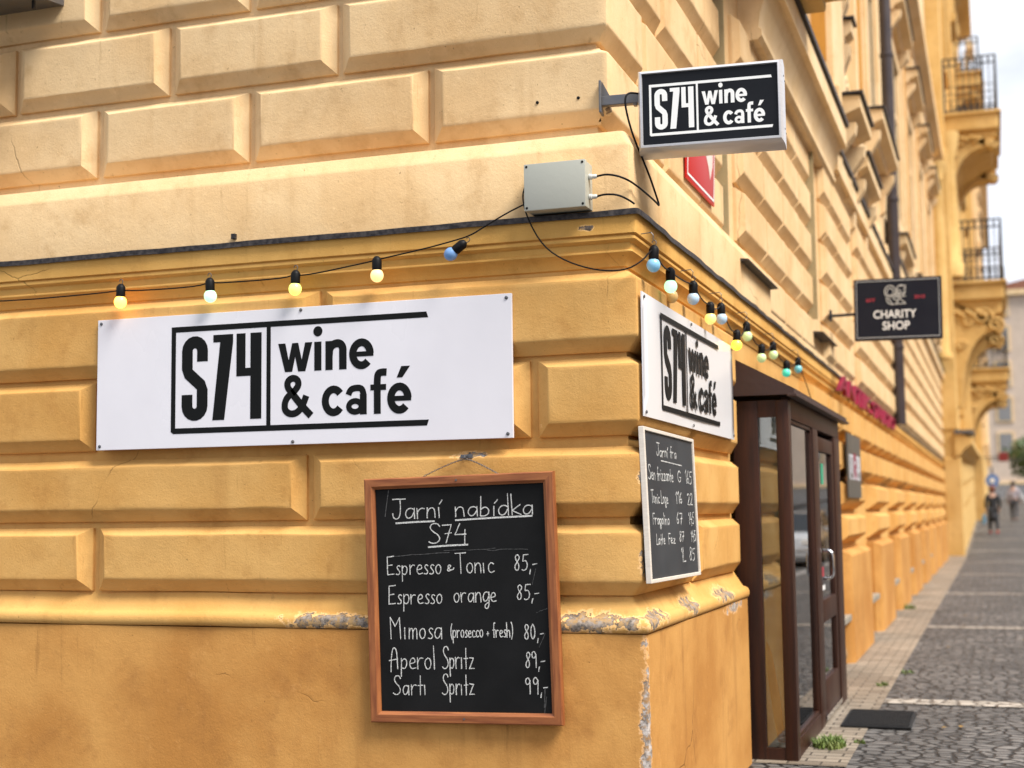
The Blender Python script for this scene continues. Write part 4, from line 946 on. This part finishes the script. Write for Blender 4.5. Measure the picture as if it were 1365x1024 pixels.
t = thing('hanging_sign', 'navy black charity shop sign on an iron arm, projecting over the pavement before the drainpipe', 'sign', (.222, 5.53, 2.246), (0, R(.8), 0))
s = MB(); s.box((0, -.024, 0), (.586, .024, .428), .003); s.build('panel', NAVY, t)
fr = lambda x, z, q: (x, -.0245-q, z)
s = MB(); ribbon(s, [(.018, .018), (.568, .018), (.568, .412), (.018, .412)], .006, fr, .002, True); s.build('border', mat('silver_line_paint', (.5, .52, .53), .4), t)
s = MB(); put_text(s, text2d('CHARITY', 1, .018), fr, (.13, .150, .418, .207)); put_text(s, text2d('SHOP', 1, .018), fr, (.19, .068, .372, .128)); s.build('lettering', WHITEP, t)
s = MB(); put_text(s, text2d('EST', 1, .02), fr, (.085, .268, .145, .290)); put_text(s, text2d('2010', 1, .02), fr, (.405, .280, .475, .304)); s.build('lettering', REDT, t)
s = MB()
for cx, cz, rx, rz in ((.245, .335, .036, .042), (.245, .330, .022, .028), (.320, .348, .030, .030), (.262, .278, .040, .034), (.285, .300, .022, .026), (.300, .325, .018, .02)):
    ribbon(s, arc(cx, cz, rx, rz, 0, 345, 22), .006, fr, .002)
for pts in ([(.28, .248), (.345, .325)], [(.275, .246), (.348, .248)], [(.30, .29), (.346, .252)], [(.225, .30), (.262, .246)], [(.215, .29), (.35, .30)], [(.31, .37), (.35, .375), (.335, .34)]): ribbon(s, pts, .006, fr, .002)
s.build('emblem', mat('pale_grey_line_paint', (.55, .55, .52), .5), t)
s = MB(); s.tube([(-.16, 0, .185), (.0, 0, .19)], .011, 10); s.box((-.175, -.03, .15), (-.155, .03, .225), .003); s.build('arm', IRON, t)
t = thing('wall_plaque', 'grey metal plaque with a white square of lettering on the wall right of the porch', 'plaque', (.103, 5.84, 1.165))
s = MB(); s.box((0, 0, 0), (.014, .98, .465), .003); s.build('panel', GREYP, t)
fr = lambda y, z, q: (.0145+q, y, z)
s = MB(); put_text(s, poly2d([(.08, .135), (.90, .135), (.90, .315), (.08, .315)]), fr); s.build('white_field', mat('cool_white_paint', (.62, .64, .70), .4), t)
s = MB(); fr2 = lambda y, z, q: (.0158+q, y, z)
ribbon(s, [(.17, .30), (.17, .16), (.30, .16), (.30, .30)], .05, fr2); ribbon(s, [(.72, .30), (.72, .17), (.84, .17)], .05, fr2); s.build('lettering', GREYP, t)
s = MB(); ribbon(s, [(.42, .145), (.42, .305), (.56, .30), (.60, .24), (.46, .225), (.60, .15)], .07, fr2); s.build('lettering', CRIM, t)
o = MB(); vs2 = text2d('ANTIK STUDIO', 1, .02, 1, .25)
put_text(o, vs2, lambda y, z, q: (.054+q, y, z), (5.75, 1.925, 11.6, 2.066), .03)
tag(o.build('wall_lettering', CRIM), 'row of slanted crimson letters fixed along the cornice left of the drainpipe', 'lettering')
s = MB(); s.tube([(.115, 11.9, 2.02), (.115, 11.9, 9.2)], .068, 14)
t = thing('drainpipe', 'dark brown drainpipe running up the street wall behind the charity sign', 'drainpipe', (0, 0, 0)); s.build('pipe', PIPEM, t, 40)
for z in (2.9, 4.6, 6.3, 8.0):
    s = MB(); s.lathe([(.072, -.025), (.078, -.02), (.078, .02), (.072, .025)], lambda a, b, c, z=z: (.115+a, 11.9+b, z+c), 14); s.build('collar', PIPEM, t, 40)

# ------------------------------------------------------------------ on the pavement
t = thing('doormat', 'black ribbed rubber doormat lying on the pavement at the porch door', 'doormat', (.325, 2.87, .006), (0, 0, R(.5)))
s = MB(); s.box((0, 0, 0), (.34, .56, .010), .003); 
for i in range(26): s.box((.012, .012+.021*i, .0102), (.328, .021+.021*i, .014))
s.build('mat', RUBBER, t)
GRASS = mat('grass_blade', (.09, .16, .025), .6, var=(6, (.16, .18, .04), .8))
def tuft(x, y, n, rad, h, label, seed):
    rn = random.Random(seed); mb = MB()
    for _ in range(n):
        a = rn.uniform(0, 6.28); r_ = rad*math.sqrt(rn.random()); bx, by = r_*math.cos(a), r_*math.sin(a)*1.6; hh = h*rn.uniform(.35, 1)*(1-.5*r_/rad); le = rn.uniform(.2, 1.0)*hh; b = rn.uniform(0, 6.28); w_ = rn.uniform(.0025, .005)
        pts = [(bx+le*u*u*math.cos(b), by+le*u*u*math.sin(b), hh*(u-.25*u*u*le/hh)) for u in (0, .35, .7, 1)]
        px, py = -math.sin(b)*w_, math.cos(b)*w_; vs = []
        for k, p in enumerate(pts): s_ = (1, .9, .6, .05)[k]; vs += [(p[0]+px*s_, p[1]+py*s_, p[2]), (p[0]-px*s_, p[1]-py*s_, p[2])]
        mb.add(vs, [(0, 1, 3, 2), (2, 3, 5, 4), (4, 5, 7, 6)])
    o = mb.build('grass_tuft', GRASS); o.location = (x, y, gz(y)+.003); tag(o, label, 'weed', 'weeds along the wall and paving')
tuft(.335, 2.30, 420, .075, .085, 'bushy green grass tuft growing against the foot of the porch front', 1)
tuft(.46, 2.42, 40, .025, .035, 'small weed between the setts just below the doormat', 2)
tuft(.40, 4.6, 60, .04, .04, 'small weed at the edge of the tan paving strip past the doormat', 3)
tuft(.16, 11.3, 90, .09, .10, 'green weed growing at the foot of the street wall, farther along', 4)
tuft(.50, 5.3, 50, .05, .04, 'small weed beside the tan strip, second past the doormat', 5)
LEAF = mat('dry_yellow_leaf', (.32, .20, .05), .7, var=(30, (.2, .1, .03), .8))
rn = random.Random(21)
for i in range(14):
    x, y = rn.uniform(.5, 2.2), rn.uniform(2.6, 12); a = rn.uniform(0, 6.28); l = rn.uniform(.014, .026)
    m_ = MB(); pts = [(0, -1, 0), (.45, -.4, .12), (.5, .2, .16), (0, 1, .1), (-.5, .2, .2), (-.45, -.4, .1)]
    m_.add([(p[0]*l, p[1]*l, p[2]*l+.004) for p in pts]+[(p[0]*l, p[1]*l, p[2]*l+.003) for p in pts], [(0, 1, 2, 3), (0, 3, 4, 5), (9, 8, 7, 6), (11, 10, 9, 6)]+[(k, (k+1) % 6, 6+(k+1) % 6, 6+k) for k in range(6)])
    o = m_.build('fallen_leaf', LEAF); o.location = (x, y, .006); o.rotation_euler = (0, 0, a); tag(o, 'small dry yellowish leaf lying on the grey cobbled pavement', 'leaf', 'fallen leaves on the pavement')
t = MB(); t.prism([(.05, 0), (.075, .10), (.06, .16), (.02, .17), (0, .12), (0, 0)], 5.38, 5.50, lambda u, v, w_: (u+.03, w_, v)); tag(t.build('guard_stone', mat('worn_orange_stone', (.34, .19, .07), .85, bump=(25, .6, .02), var=(8, (.2, .12, .05), .8))), 'small worn orange guard stone at the wall foot just past the porch', 'stone')
# ------------------------------------------------------------------ neighbours up the street
def railing(parent, x0, x1, y0, y1, z0, z1, name='railing'):
    s = MB()
    runs = [((x0, y0), (x1, y0)), ((x1, y0), (x1, y1)), ((x1, y1), (x0, y1))]
    for (ax, ay), (bx, by) in runs:
        for z in (z0+.06, z1-.18, z1): s.tube([(ax, ay, z), (bx, by, z)], .016, 5)
        n = max(4, int(math.hypot(bx-ax, by-ay)/.13))
        for i in range(n+1):
            u = i/n; px, py = ax+(bx-ax)*u, ay+(by-ay)*u; s.tube([(px, py, z0), (px, py, z1)], .010 if i % 6 else .026, 5, False)
            if i < n:
                cx, cy = ax+(bx-ax)*(u+.5/n), ay+(by-ay)*(u+.5/n); ux, uy = (bx-ax)/max(.01, math.hypot(bx-ax, by-ay)), (by-ay)/max(.01, math.hypot(bx-ax, by-ay))
                for zc, rr in ((z0+.25+.45*(z1-z0)*.5, .075), (z1-.09, .06), (z0+.2, .09)):
                    s.tube([(cx+ux*rr*math.cos(a), cy+uy*rr*math.cos(a), zc+rr*1.4*math.sin(a)) for a in [R(30*k) for k in range(13)]], .008, 4, False)
    return s.build(name, IRON, parent)
def scroll_console(parent, x0, x1, y0, y1, ztop, zbot, m):
    """curved stone bracket under a balcony"""
    W_, H_ = x1-x0, ztop-zbot; P = [(x0, ztop), (x1, ztop), (x1, ztop-.12*H_)]
    P += [(x0+W_*(.93-.12*math.cos(R(a))), ztop-H_*(.22+.10*math.sin(R(a)))) for a in range(-60, 200, 30)][::1]
    P += [(x0+W_*(.80-.62*math.sin(R(a))), ztop-H_*(.30+.62*(1-math.cos(R(a))))) for a in range(0, 91, 15)]+[(x0+.14*W_, zbot), (x0, zbot)]
    s = MB(); s.prism(P, y0, y1, lambda u, v, w_: (u, w_, v)); o = s.build('console', m, parent)
    yy = y0-.02
    for cx, cz, r_ in ((.62, .16, .085), (.35, .2, .06), (.18, .42, .05), (.86, .24, .07)):
        ax, az, rr = x0+W_*cx, ztop-H_*cz, r_*H_
        e = MB(); e.tube([(ax+rr*(1-k/22)*math.cos(k*.5), yy, az+rr*(1-k/22)*math.sin(k*.5)) for k in range(20)], .035, 6); e.build('ornament', m, o)
    for k in range(9):
        e = MB(); e.lathe([(.001, -.05), (.07, -.03), (.06, .03), (.001, .06)], lambda a, b, c, k=k: (x0+W_*(.1+.07*k)+a, yy+b, ztop-H_*(.1+.02*(k % 3))+c), 8); e.build('ornament', m, o)
    return o
def balcony(parent, x0, x1, y0, y1, z, zr, m, cons=1.6):
    s = MB(); s.box((x0, y0, z-.42), (x1, y1, z-.06), .03); s.box((x0, y0-.06, z-.06), (x1+.07, y1+.06, z), .01); b = s.build('balcony', m, parent)
    s = MB(); s.prism([(x0, z-.42), (x1-.10, z-.42), (x1-.16, z-.55), (x1-.5, z-.72), (x0+.35, z-.95), (x0, z-1.35)], y0+.65, y1-.65, lambda u, v, w_: (u, w_, v)); s.build('soffit', m, b)
    railing(b, x0+.05, x1-.02, y0+.05, y1-.05, z, zr)
    for yy in (y0+.12, y1-.62):
        W_ = x1-x0
        scroll_console_sub(b, x0, x1-.06, yy, yy+.5, z-.42, z-.42-cons, m)
    return b
def scroll_console_sub(b, *a): 
    o = scroll_console(b, *a)
    for c in list(o.children): c.parent = b
    return o
def facade(parent, x, y0, y1, z0, z1, m, trim, wins, pitch, first, storey, nst, zoff, pil=True):
    s = MB(); s.box((-30, y0, z0-2), (x, y1, z1)); s.build('wall', m, parent)
    y = first
    while y+1.3 < y1:
        for k in range(nst):
            za = zoff+storey*k; o = MB(); t = .16
            for a, b, c, d in ((y-t, y, za-t, za+2.2+t), (y+1.15, y+1.15+t, za-t, za+2.2+t), (y, y+1.15, za+2.2, za+2.2+t), (y, y+1.15, za-t, za)): o.box((x-.05, a, c), (x+.10, b, d))
            o.prism([(0, za+2.36), (.28, za+2.5), (.30, za+2.66), (0, za+2.8)], y-.3, y+1.45, lambda u, v, w_: (x+u, w_, v))
            o = o.build('window', trim, parent)
            p = MB(); p.box((x+.005, y, za), (x+.03, y+1.15, za+2.2)); p.build('pane', DARKGL, o)
        if pil:
            p = MB(); yy = y+1.15+(pitch-1.15)/2-.3; p.box((x-.1, yy, zoff-.7), (x+.16, yy+.6, z1-.9), .02); p.box((x-.1, yy-.08, z1-1.3), (x+.24, yy+.68, z1-.9), .03); p.box((x-.1, yy-.08, zoff-.9), (x+.22, yy+.68, zoff-.7), .03); p.build('pilaster', trim, parent)
        y += pitch
    c = MB(); c.sweep([(x-.05, z1-.9), (x+.15, z1-.85), (x+.2, z1-.6), (x+.6, z1-.45), (x+.62, z1-.1), (x-.05, z1)], [(lambda yy: (lambda q, z: (q, yy, z)))(yy) for yy in (y0-.05, y1+.05)]); c.build('cornice', trim, parent)
YB = OCHRE2
b2 = thing('terraced_building', 'deep ochre building with ornate iron balconies next up the street from the corner house', 'building', (0, 27.3, 0), group='terraced buildings along the street')
loc = b2.location.copy(); b2.location = (0, 0, 0)
facade(b2, .33, 27.32, 47.5, 0, 18.5, YB, YB, 4, 4.3, 29.2, 3.9, 4, 3.6)
s = MB()
for i in range(8):
    y0 = 27.34+2.5*i
    for z0, z1 in ((.0, 1.0), (1.05, 1.5), (1.55, 2.0)): 
        zz = gz(y0+1.2); s.box((.332, y0+.02, z0+zz), (.40, y0+2.46, z1+zz-.02), .02)
s.build('rusticated_base', YB, b2)
s = MB(); s.sweep([(.3, 2.15), (.42, 2.2), (.5, 2.32), (.66, 2.42), (.66, 2.55), (.3, 2.7)], [(lambda yy: (lambda q, z: (q, yy, z+gz(yy)*.6)))(yy) for yy in (27.26, 30, 34, 38, 42, 47.5)]); s.build('base_cornice', YB, b2)
s = MB(); s.box((.3, 27.22, 2.66), (.70, 29.0, 2.74)); s.build('base_flashing', STEEL, b2)
s = MB(); s.box((.05, 27.29, 0), (.42, 27.9, 2.15), .03); s.box((.05, 27.29, 2.75), (.38, 27.85, 9.0), .03); s.build('corner_pier', YB, b2)
balcony(b2, .3, 1.50, 28.4, 32.6, 10.05, 11.35, YB, 1.3)
balcony(b2, .3, 1.46, 28.4, 32.2, 6.15, 7.55, YB, 2.4)
balcony(b2, .3, 1.60, 41.0, 45.0, 5.35, 6.45, YB, 1.9)
balcony(b2, .3, 1.15, 36.0, 39.0, 13.3, 14.3, YB, 1.0)
for y in (28.5, 31.7):
    s = MB(); s.lathe([(.28, 6.2), (.28, 6.5), (.2, 6.6), (.21, 7.4), (.17, 8.9), (.26, 9.2), (.28, 9.5)], lambda a, b, c, y=y: (.36+a, y-.5+b, c), 12); s.build('column', YB, b2, 40)
b3 = thing('terraced_building', 'dull ochre building farther up the street behind the balconies', 'building', group='terraced buildings along the street')
facade(b3, .70, 47.6, 80, 0, 16.5, OCHRE2, CREAM, 4, 4.0, 49, 3.8, 4, 4.2)
balcony(b3, .68, 1.75, 52, 56, 9.2, 10.3, OCHRE2, 1.4)
PALE = plaster('pale_pink_plaster', (.62, .50, .40), (.56, .45, .36), (.42, .34, .26)); 
def plain_building(name, label, x0, x1, y0, y1, z1, face, m, nw, ns, roofm, wz0=3.6, st=3.4):
    t = thing(name, label, 'building', group='terraced buildings along the street'); s = MB(); s.box((x0, y0, -2), (x1, y1, z1)); s.build('wall', m, t)
    for k in range(ns):
        for i in range(nw):
            o = MB(); p = MB(); za = wz0+st*k
            if face == 'y': 
                cx = x0+(x1-x0)*(i+.5)/nw; o.box((cx-.75, y0-.10, za-.15), (cx+.75, y0-.003, za+2.2)); p.box((cx-.55, y0-.13, za), (cx+.55, y0-.102, za+2.05))
            else:
                cy = y0+(y1-y0)*(i+.5)/nw; o.box((x0-.10, cy-.8, za-.15), (x0-.003, cy+.8, za+2.2)); p.box((x0-.13, cy-.55, za), (x0-.102, cy+.55, za+2.05))
            o = o.build('window', CREAM, t); p.build('pane', PALEGL, o)
    c = MB(); c.box((x0-.5, y0-.5, z1-.5), (x1+.1, y1+.1, z1), .05); c.box((x0-.15, y0-.15, 3.0), (x0-.005 if face != 'y' else x1, y1 if face != 'y' else y0-.005, 3.25)); c.build('cornice', CREAM, t)
    r = MB(); r.prism([(x0-.5, z1+.01), (x1+.1, z1+.01), ((x0+x1)/2, z1+3)], y0-.5, y1+.1, lambda u, v, w_: (u, w_, v)); r.build('roof', roofm, t)
    return t
ROOF = mat('red_roof_tiles', (.30, .12, .07), .8, var=(3, (.22, .09, .055), .8))
plain_building('terraced_building', 'pale pinkish building closing the far end of the street under the hill', .5, 30, 128, 150, 20.5, 'y', PALE, 9, 5, ROOF, 5.5, 3.2)
plain_building('terraced_building', 'plain pale building across the street from the café, outside the right edge', 15.5, 26, -22, 70, 9.5, 'x', CREAM, 24, 2, ROOF)
# far hill
hl = MB(); vs, fs = grid2(40, 8, lambda u, v: (-250+700*u, 420+200*v, -2+ (70+8*math.sin(u*21)+5*math.sin(u*47+1))*math.sin(min(1, v*1.6)*math.pi/2)*math.exp(-((u-.45)/.5)**2))); hl.add(vs, fs)
struct('hill', hl, mat('hazy_hillside', (.16, .19, .20), .9, var=(.03, (.26, .25, .24), .8)), 60)

# ------------------------------------------------------------------ street clutter far away
def pole_sign(name, label, x, y, z, r_, m, h):
    t = thing(name, label, 'sign'); s = MB(); s.tube([(x, y, gz(y)), (x, y, h)], .03, 8); s.build('pole', STEEL, t)
    s = MB(); s.lathe([(r_, -.02), (r_, .02)], lambda a, b, c: (x+a, y-.05+c, z+b), 20); s.build('disc', m, t)
    s = MB(); s.lathe([(r_*.4, -.006), (r_*.4, .006)], lambda a, b, c: (x+a, y-.08+c, z+b), 20); s.build('symbol', WHITEP, t); return t
pole_sign('road_sign', 'round blue and white road sign on a pole above the darkly dressed pedestrian', 1.0, 46, 1.95, .22, mat('blue_sign_paint', (.08, .2, .5), .4), 2.4)
def sign_box(label, x0, x1, y, z0, z1, m):
    t = thing('projecting_sign', label, 'sign'); s = MB(); s.box((x0, y-.05, z0), (x1, y+.05, z1), .02); s.build('panel', m, t); s = MB(); s.tube([(.7, y, (z0+z1)/2), (x0, y, (z0+z1)/2)], .025, 6); s.build('arm', IRON, t)
sign_box('dark red projecting shop sign on the far ochre building', 1.25, 1.6, 53, 2.8, 3.15, mat('dark_red_sign_paint', (.20, .02, .02), .5))
sign_box('yellow projecting shop sign far up the street', 2.9, 3.35, 62, 2.9, 3.4, mat('yellow_sign_paint', (.7, .5, .05), .5))
def tree(x, y, h, label, seed):
    rn = random.Random(seed); t = thing('street_tree', label, 'tree'); s = MB(); z = gz(min(y, 140))
    s.tube([(x, y, z), (x+.05, y, z+h*.3), (x-.05, y+.1, z+h*.55)], [.12, .09, .06], 8)
    for k in range(6):
        a = rn.uniform(0, 6.28); s.tube([(x, y, z+h*(.4+.05*k)), (x+.6*math.cos(a), y+.6*math.sin(a), z+h*(.6+.05*k))], [.05, .02], 6)
    s.build('trunk', mat('tree_bark', (.08, .06, .045), .9), t)
    c = MB()
    for _ in range(1500):
        a, b = rn.uniform(0, 6.28), rn.uniform(-1, 1); rr = h*.32*rn.random()**.4; cl_ = 1+.25*math.sin(a*3)+.2*math.sin(b*5)
        p = Vector((x+rr*cl_*math.cos(a)*math.sqrt(1-b*b), y+rr*cl_*math.sin(a)*math.sqrt(1-b*b), z+h*.68+rr*b*1.05)); n = Vector((rn.uniform(-1, 1), rn.uniform(-1, 1), rn.uniform(-1, 1))).normalized(); u = n.orthogonal().normalized()*rn.uniform(.07, .14); v = n.cross(u)
        c.add([p-u, p-v*.6, p+u, p+v*.6], [(0, 1, 2, 3)])
    c.build('crown', mat('tree_leaf', (.045, .09, .025), .6, var=(3, (.09, .13, .03), .9)), t)
tree(2.75, 72, 3.3, 'small green street tree far away beyond the pedestrians', 4)
# parked cars
def car(label, x, y, m, rot=0):
    z = gz(y)-.10; t = thing('parked_car', label, 'car', (x, y, z), (0, 0, rot), 'cars parked along the kerb'); L_, W_ = 3.2, 1.3
    sec = [(-1.6, .22, .42, .55), (-1.55, .2, .58, .6), (-1.3, .18, .68, .64), (-.55, .17, .72, .65), (.6, .17, .72, .65), (1.35, .18, .72, .64), (1.55, .2, .66, .6), (1.6, .24, .5, .55)]
    s = MB(); vs = []
    for (yy, zb, zt, hw) in sec: vs += [(-hw+.06, yy, zb), (-hw, yy, zb+.12), (-hw, yy, zt-.1), (-hw+.09, yy, zt), (hw-.09, yy, zt), (hw, yy, zt-.1), (hw, yy, zb+.12), (hw-.06, yy, zb)]
    n = 8; fs = [(i*n+k, i*n+(k+1) % n, (i+1)*n+(k+1) % n, (i+1)*n+k) for i in range(len(sec)-1) for k in range(n)]+[tuple(range(n)), tuple((len(sec)-1)*n+k for k in range(n))]
    s.add(vs, fs); s.build('body', m, t, 35)
    cab = [(-.75, .71, .56), (-.25, 1.08, .47), (.75, 1.10, .46), (1.4, .72, .55)]
    s = MB(); vs = []
    for yy, zz, hw in cab: vs += [(-hw, yy, zz), (hw, yy, zz)]
    vs += [(-.56, -.75, .68), (.56, -.75, .68), (-.56, 1.4, .68), (.56, 1.4, .68)]
    s.add(vs, [(0, 1, 3, 2), (4, 5, 7, 6), (0, 2, 4, 6), (1, 3, 5, 7)]); s.build('window', DARKGL, t)
    s = MB(); s.add([(-.47, -.25, 1.085), (.47, -.25, 1.085), (.46, .75, 1.105), (-.46, .75, 1.105)], [(0, 1, 2, 3)])
    for sx in (-1, 1):
        s.tube([(sx*.565, -.78, .70), (sx*.475, -.25, 1.085), (sx*.465, .25, 1.10), (sx*.465, .75, 1.105), (sx*.555, 1.42, .71)], .028, 6); s.tube([(sx*.47, .22, 1.09), (sx*.60, .24, .70)], .025, 6)
    s.build('roof', m, t)
    for yy in (-1.0, 1.02):
        for sx in (-1, 1):
            s = MB(); s.lathe([(.14, -.08), (.26, -.075), (.28, -.04), (.28, .06), (.26, .08), (.14, .085)], lambda a, b, c, yy=yy, sx=sx: (sx*(.585+c*.9), yy+a, .28+b), 18); wl_ = s.build('wheel', BLKPL, t, 40)
            s = MB(); s.lathe([(.15, .07), (.14, .09), (.04, .095)], lambda a, b, c, yy=yy, sx=sx: (sx*(.585+c*.9), yy+a, .28+b), 14); s.build('rim', ALU, wl_, 40)
    for sx in (-1, 1):
        s = MB(); s.box((sx*.38-.1, -1.605, .46), (sx*.38+.1, -1.56, .56), .01); s.build('headlight', WHITEP, t)
        s = MB(); s.box((sx*.42-.08, 1.56, .50), (sx*.42+.08, 1.61, .62), .01); s.build('tail_light', REDS, t)
        s = MB(); s.box((sx*.66-.05, -.55, .72), (sx*.66+.05, -.47, .80), .015); s.build('mirror', m, t)
    return t
car('silver white car parked at the kerb, mirrored in the porch glass', 3.35, 25.5, mat('silver_car_paint', (.62, .64, .66), .25, .3, coat=.6))
car('dark blue car parked at the kerb farther up the street', 3.35, 46, mat('dark_car_paint', (.02, .03, .06), .25, .2, coat=.6))

# ------------------------------------------------------------------ pedestrians
def skin(chain, radii, mat_, name, parent, sub=2):
    me = bpy.data.meshes.new(name); vs = [c for c in chain['v']]; me.from_pydata(vs, chain['e'], []); o = bpy.data.objects.new(name, me); COL.objects.link(o)
    md = o.modifiers.new('skin', 'SKIN'); md.use_smooth_shade = True
    for i, r_ in enumerate(radii): me.skin_vertices[0].data[i].radius = (r_, r_) if not hasattr(r_, '__len__') else r_
    me.skin_vertices[0].data[0].use_root = True
    sb = o.modifiers.new('sub', 'SUBSURF'); sb.levels = sub; sb.render_levels = sub
    bpy.context.view_layer.update(); m2 = bpy.data.meshes.new_from_object(o.evaluated_get(bpy.context.evaluated_depsgraph_get())); bpy.data.objects.remove(o); bpy.data.meshes.remove(me)
    n = bpy.data.objects.new(name, m2); COL.objects.link(n); m2.materials.clear(); m2.materials.append(mat_); n.parent = parent; n.location = (0, 0, 0); return n
def person(label, x, y, rot, skinm, topm, legm, shoem, hairm, coat=False, carry=None):
    k = 1.35/1.75
    t = thing('person', label, 'person', (x, y, gz(y)), (0, 0, rot), 'pedestrians up the street')
    S3 = lambda l: [tuple(c*k for c in p) for p in l]; RR = lambda l: [(a[0]*k, a[1]*k) if hasattr(a, '__len__') else a*k for a in l]
    # one continuous body: legs mid-stride, trunk, neck, head, arms with hands
    v = [(0, 0, .92), (0, 0, 1.12), (0, .01, 1.32), (0, .01, 1.46), (0, -.01, 1.55), (0, -.02, 1.62), (0, -.015, 1.70),
         (.10, 0, .88), (.11, -.14, .50), (.11, -.13, .10), (.11, -.26, .05), (-.10, 0, .88), (-.11, .10, .50), (-.11, .30, .13), (-.11, .20, .05),
         (.19, .01, 1.40), (.25, .06, 1.12), (.24, -.06, .90), (.235, -.10, .80), (-.19, .01, 1.40), (-.25, -.02, 1.12), (-.24, -.16, .92), (-.235, -.20, .83)]
    e = [(0, 1), (1, 2), (2, 3), (3, 4), (4, 5), (5, 6), (0, 7), (7, 8), (8, 9), (9, 10), (0, 11), (11, 12), (12, 13), (13, 14), (2, 15), (15, 16), (16, 17), (17, 18), (2, 19), (19, 20), (20, 21), (21, 22)]
    rad = [(.15, .11), (.14, .10), (.16, .11), .06, .055, (.085, .10), (.07, .085), .09, .065, .042, .04, .09, .065, .042, .04, .055, .042, .034, .04, .055, .042, .034, .04]
    skin(dict(v=S3(v), e=e), RR(rad), skinm, 'body', t)
    tv = [v[0], v[1], v[2], (0, .01, 1.43), v[15], v[16], (.24, -.05, .93), v[19], v[20], (-.24, -.15, .95)]
    te = [(0, 1), (1, 2), (2, 3), (2, 4), (4, 5), (5, 6), (2, 7), (7, 8), (8, 9)]
    trad = [(.175, .135), (.165, .125), (.185, .135), .075, .075, .06, .05, .075, .06, .05]
    if coat: tv += [(0, .02, .70), (0, .04, .42)]; te += [(0, 10), (10, 11)]; trad += [(.20, .19), (.22, .24)]
    skin(dict(v=S3(tv), e=te), RR(trad), topm, 'coat' if coat else 'jacket', t)
    lv = [v[0], v[7], v[8], v[9], v[11], v[12], v[13]]; skin(dict(v=S3(lv), e=[(0, 1), (1, 2), (2, 3), (0, 4), (4, 5), (5, 6)]), RR([(.155, .12), .10, .078, .056, .10, .078, .056]), legm, 'trousers', t)
    for q in ((.11, -.13, -.26), (-.11, .30, .18)):
        skin(dict(v=S3([(q[0], q[1]+.03, .07), (q[0], q[1]-.08, .05), (q[0], q[1]-.17, .04)]), e=[(0, 1), (1, 2)]), RR([.055, .05, .04]), shoem, 'shoe', t, 1)
    h = MB(); h.lathe([(.01, .13), (.07, .115), (.105, .07), (.115, .0), (.105, -.07), (.07, -.14 if coat else -.05), (.02, -.17 if coat else -.06)], lambda a, b, c: (a*k, (b+.02)*k, (1.665+c)*k), 14); h.build('hair', hairm, t, 60)
    fc = MB()
    for sx in (-1, 1): fc.lathe([(.012, -.004), (.012, .004)], lambda a, b, c, sx=sx: ((sx*.035+a)*k, (-.115+c)*k, (1.64+b)*k), 8)
    fc.build('eyes', BLKPL, t)
    for sx in (1, -1):          # fingers and thumb of each hand
        hx, hy, hz = (.235, -.10, .78) if sx > 0 else (-.235, -.20, .81)
        f = MB()
        for i in range(4): f.tube([((hx)*k, (hy-.03+.02*i)*k, hz*k), ((hx)*k, (hy-.035+.02*i)*k, (hz-.05)*k), ((hx-sx*.015)*k, (hy-.04+.02*i)*k, (hz-.085+.008*abs(i-1.5))*k)], [.0095*k, .009*k, .007*k], 6)
        f.tube([(hx*k, (hy-.03)*k, (hz+.02)*k), ((hx-sx*.01)*k, (hy-.065)*k, (hz-.01)*k), ((hx-sx*.015)*k, (hy-.07)*k, (hz-.04)*k)], [.011*k, .010*k, .008*k], 6); f.build('fingers', skinm, t, 60)
    if carry:
        b = MB(); b.box((.27*k, -.28*k, .36*k), (.38*k, .08*k, .70*k), .02); b.tube([(.325*k, -.22*k, .69*k), (.27*k, -.12*k, .80*k), (.325*k, 0, .69*k)], .01, 6); bo = b.build('shopping_bag', carry); bo.location = (x, y, gz(y)); bo.rotation_euler = (0, 0, rot); tag(bo, 'light blue bag carried by the darkly dressed pedestrian', 'bag')
    return t
SK = mat('skin', (.52, .31, .22), .55); CLB = mat('black_cloth', (.014, .015, .02), .8); CLG = mat('lilac_grey_cloth', (.40, .37, .42), .8); TRS = mat('dark_grey_cloth', (.05, .05, .06), .8)
person('pedestrian in a long dark coat with reddish hair and red shoes near the wall', 1.0, 37.8, R(185), SK, CLB, CLB, mat('red_shoe', (.5, .03, .03), .5), mat('reddish_brown_hair', (.16, .05, .025), .6), True, mat('light_blue_bag', (.12, .3, .5), .6))
person('farther pedestrian in a pale lilac grey top and dark trousers', 1.66, 46.2, R(172), SK, CLG, TRS, CLB, mat('dark_hair', (.04, .03, .025), .6))

# ------------------------------------------------------------------ bring everything to metres
for o in list(bpy.data.objects):
    if o.parent is None and o.type in {'MESH', 'EMPTY'}:
        o.location = o.location*U; o.scale = o.scale*U
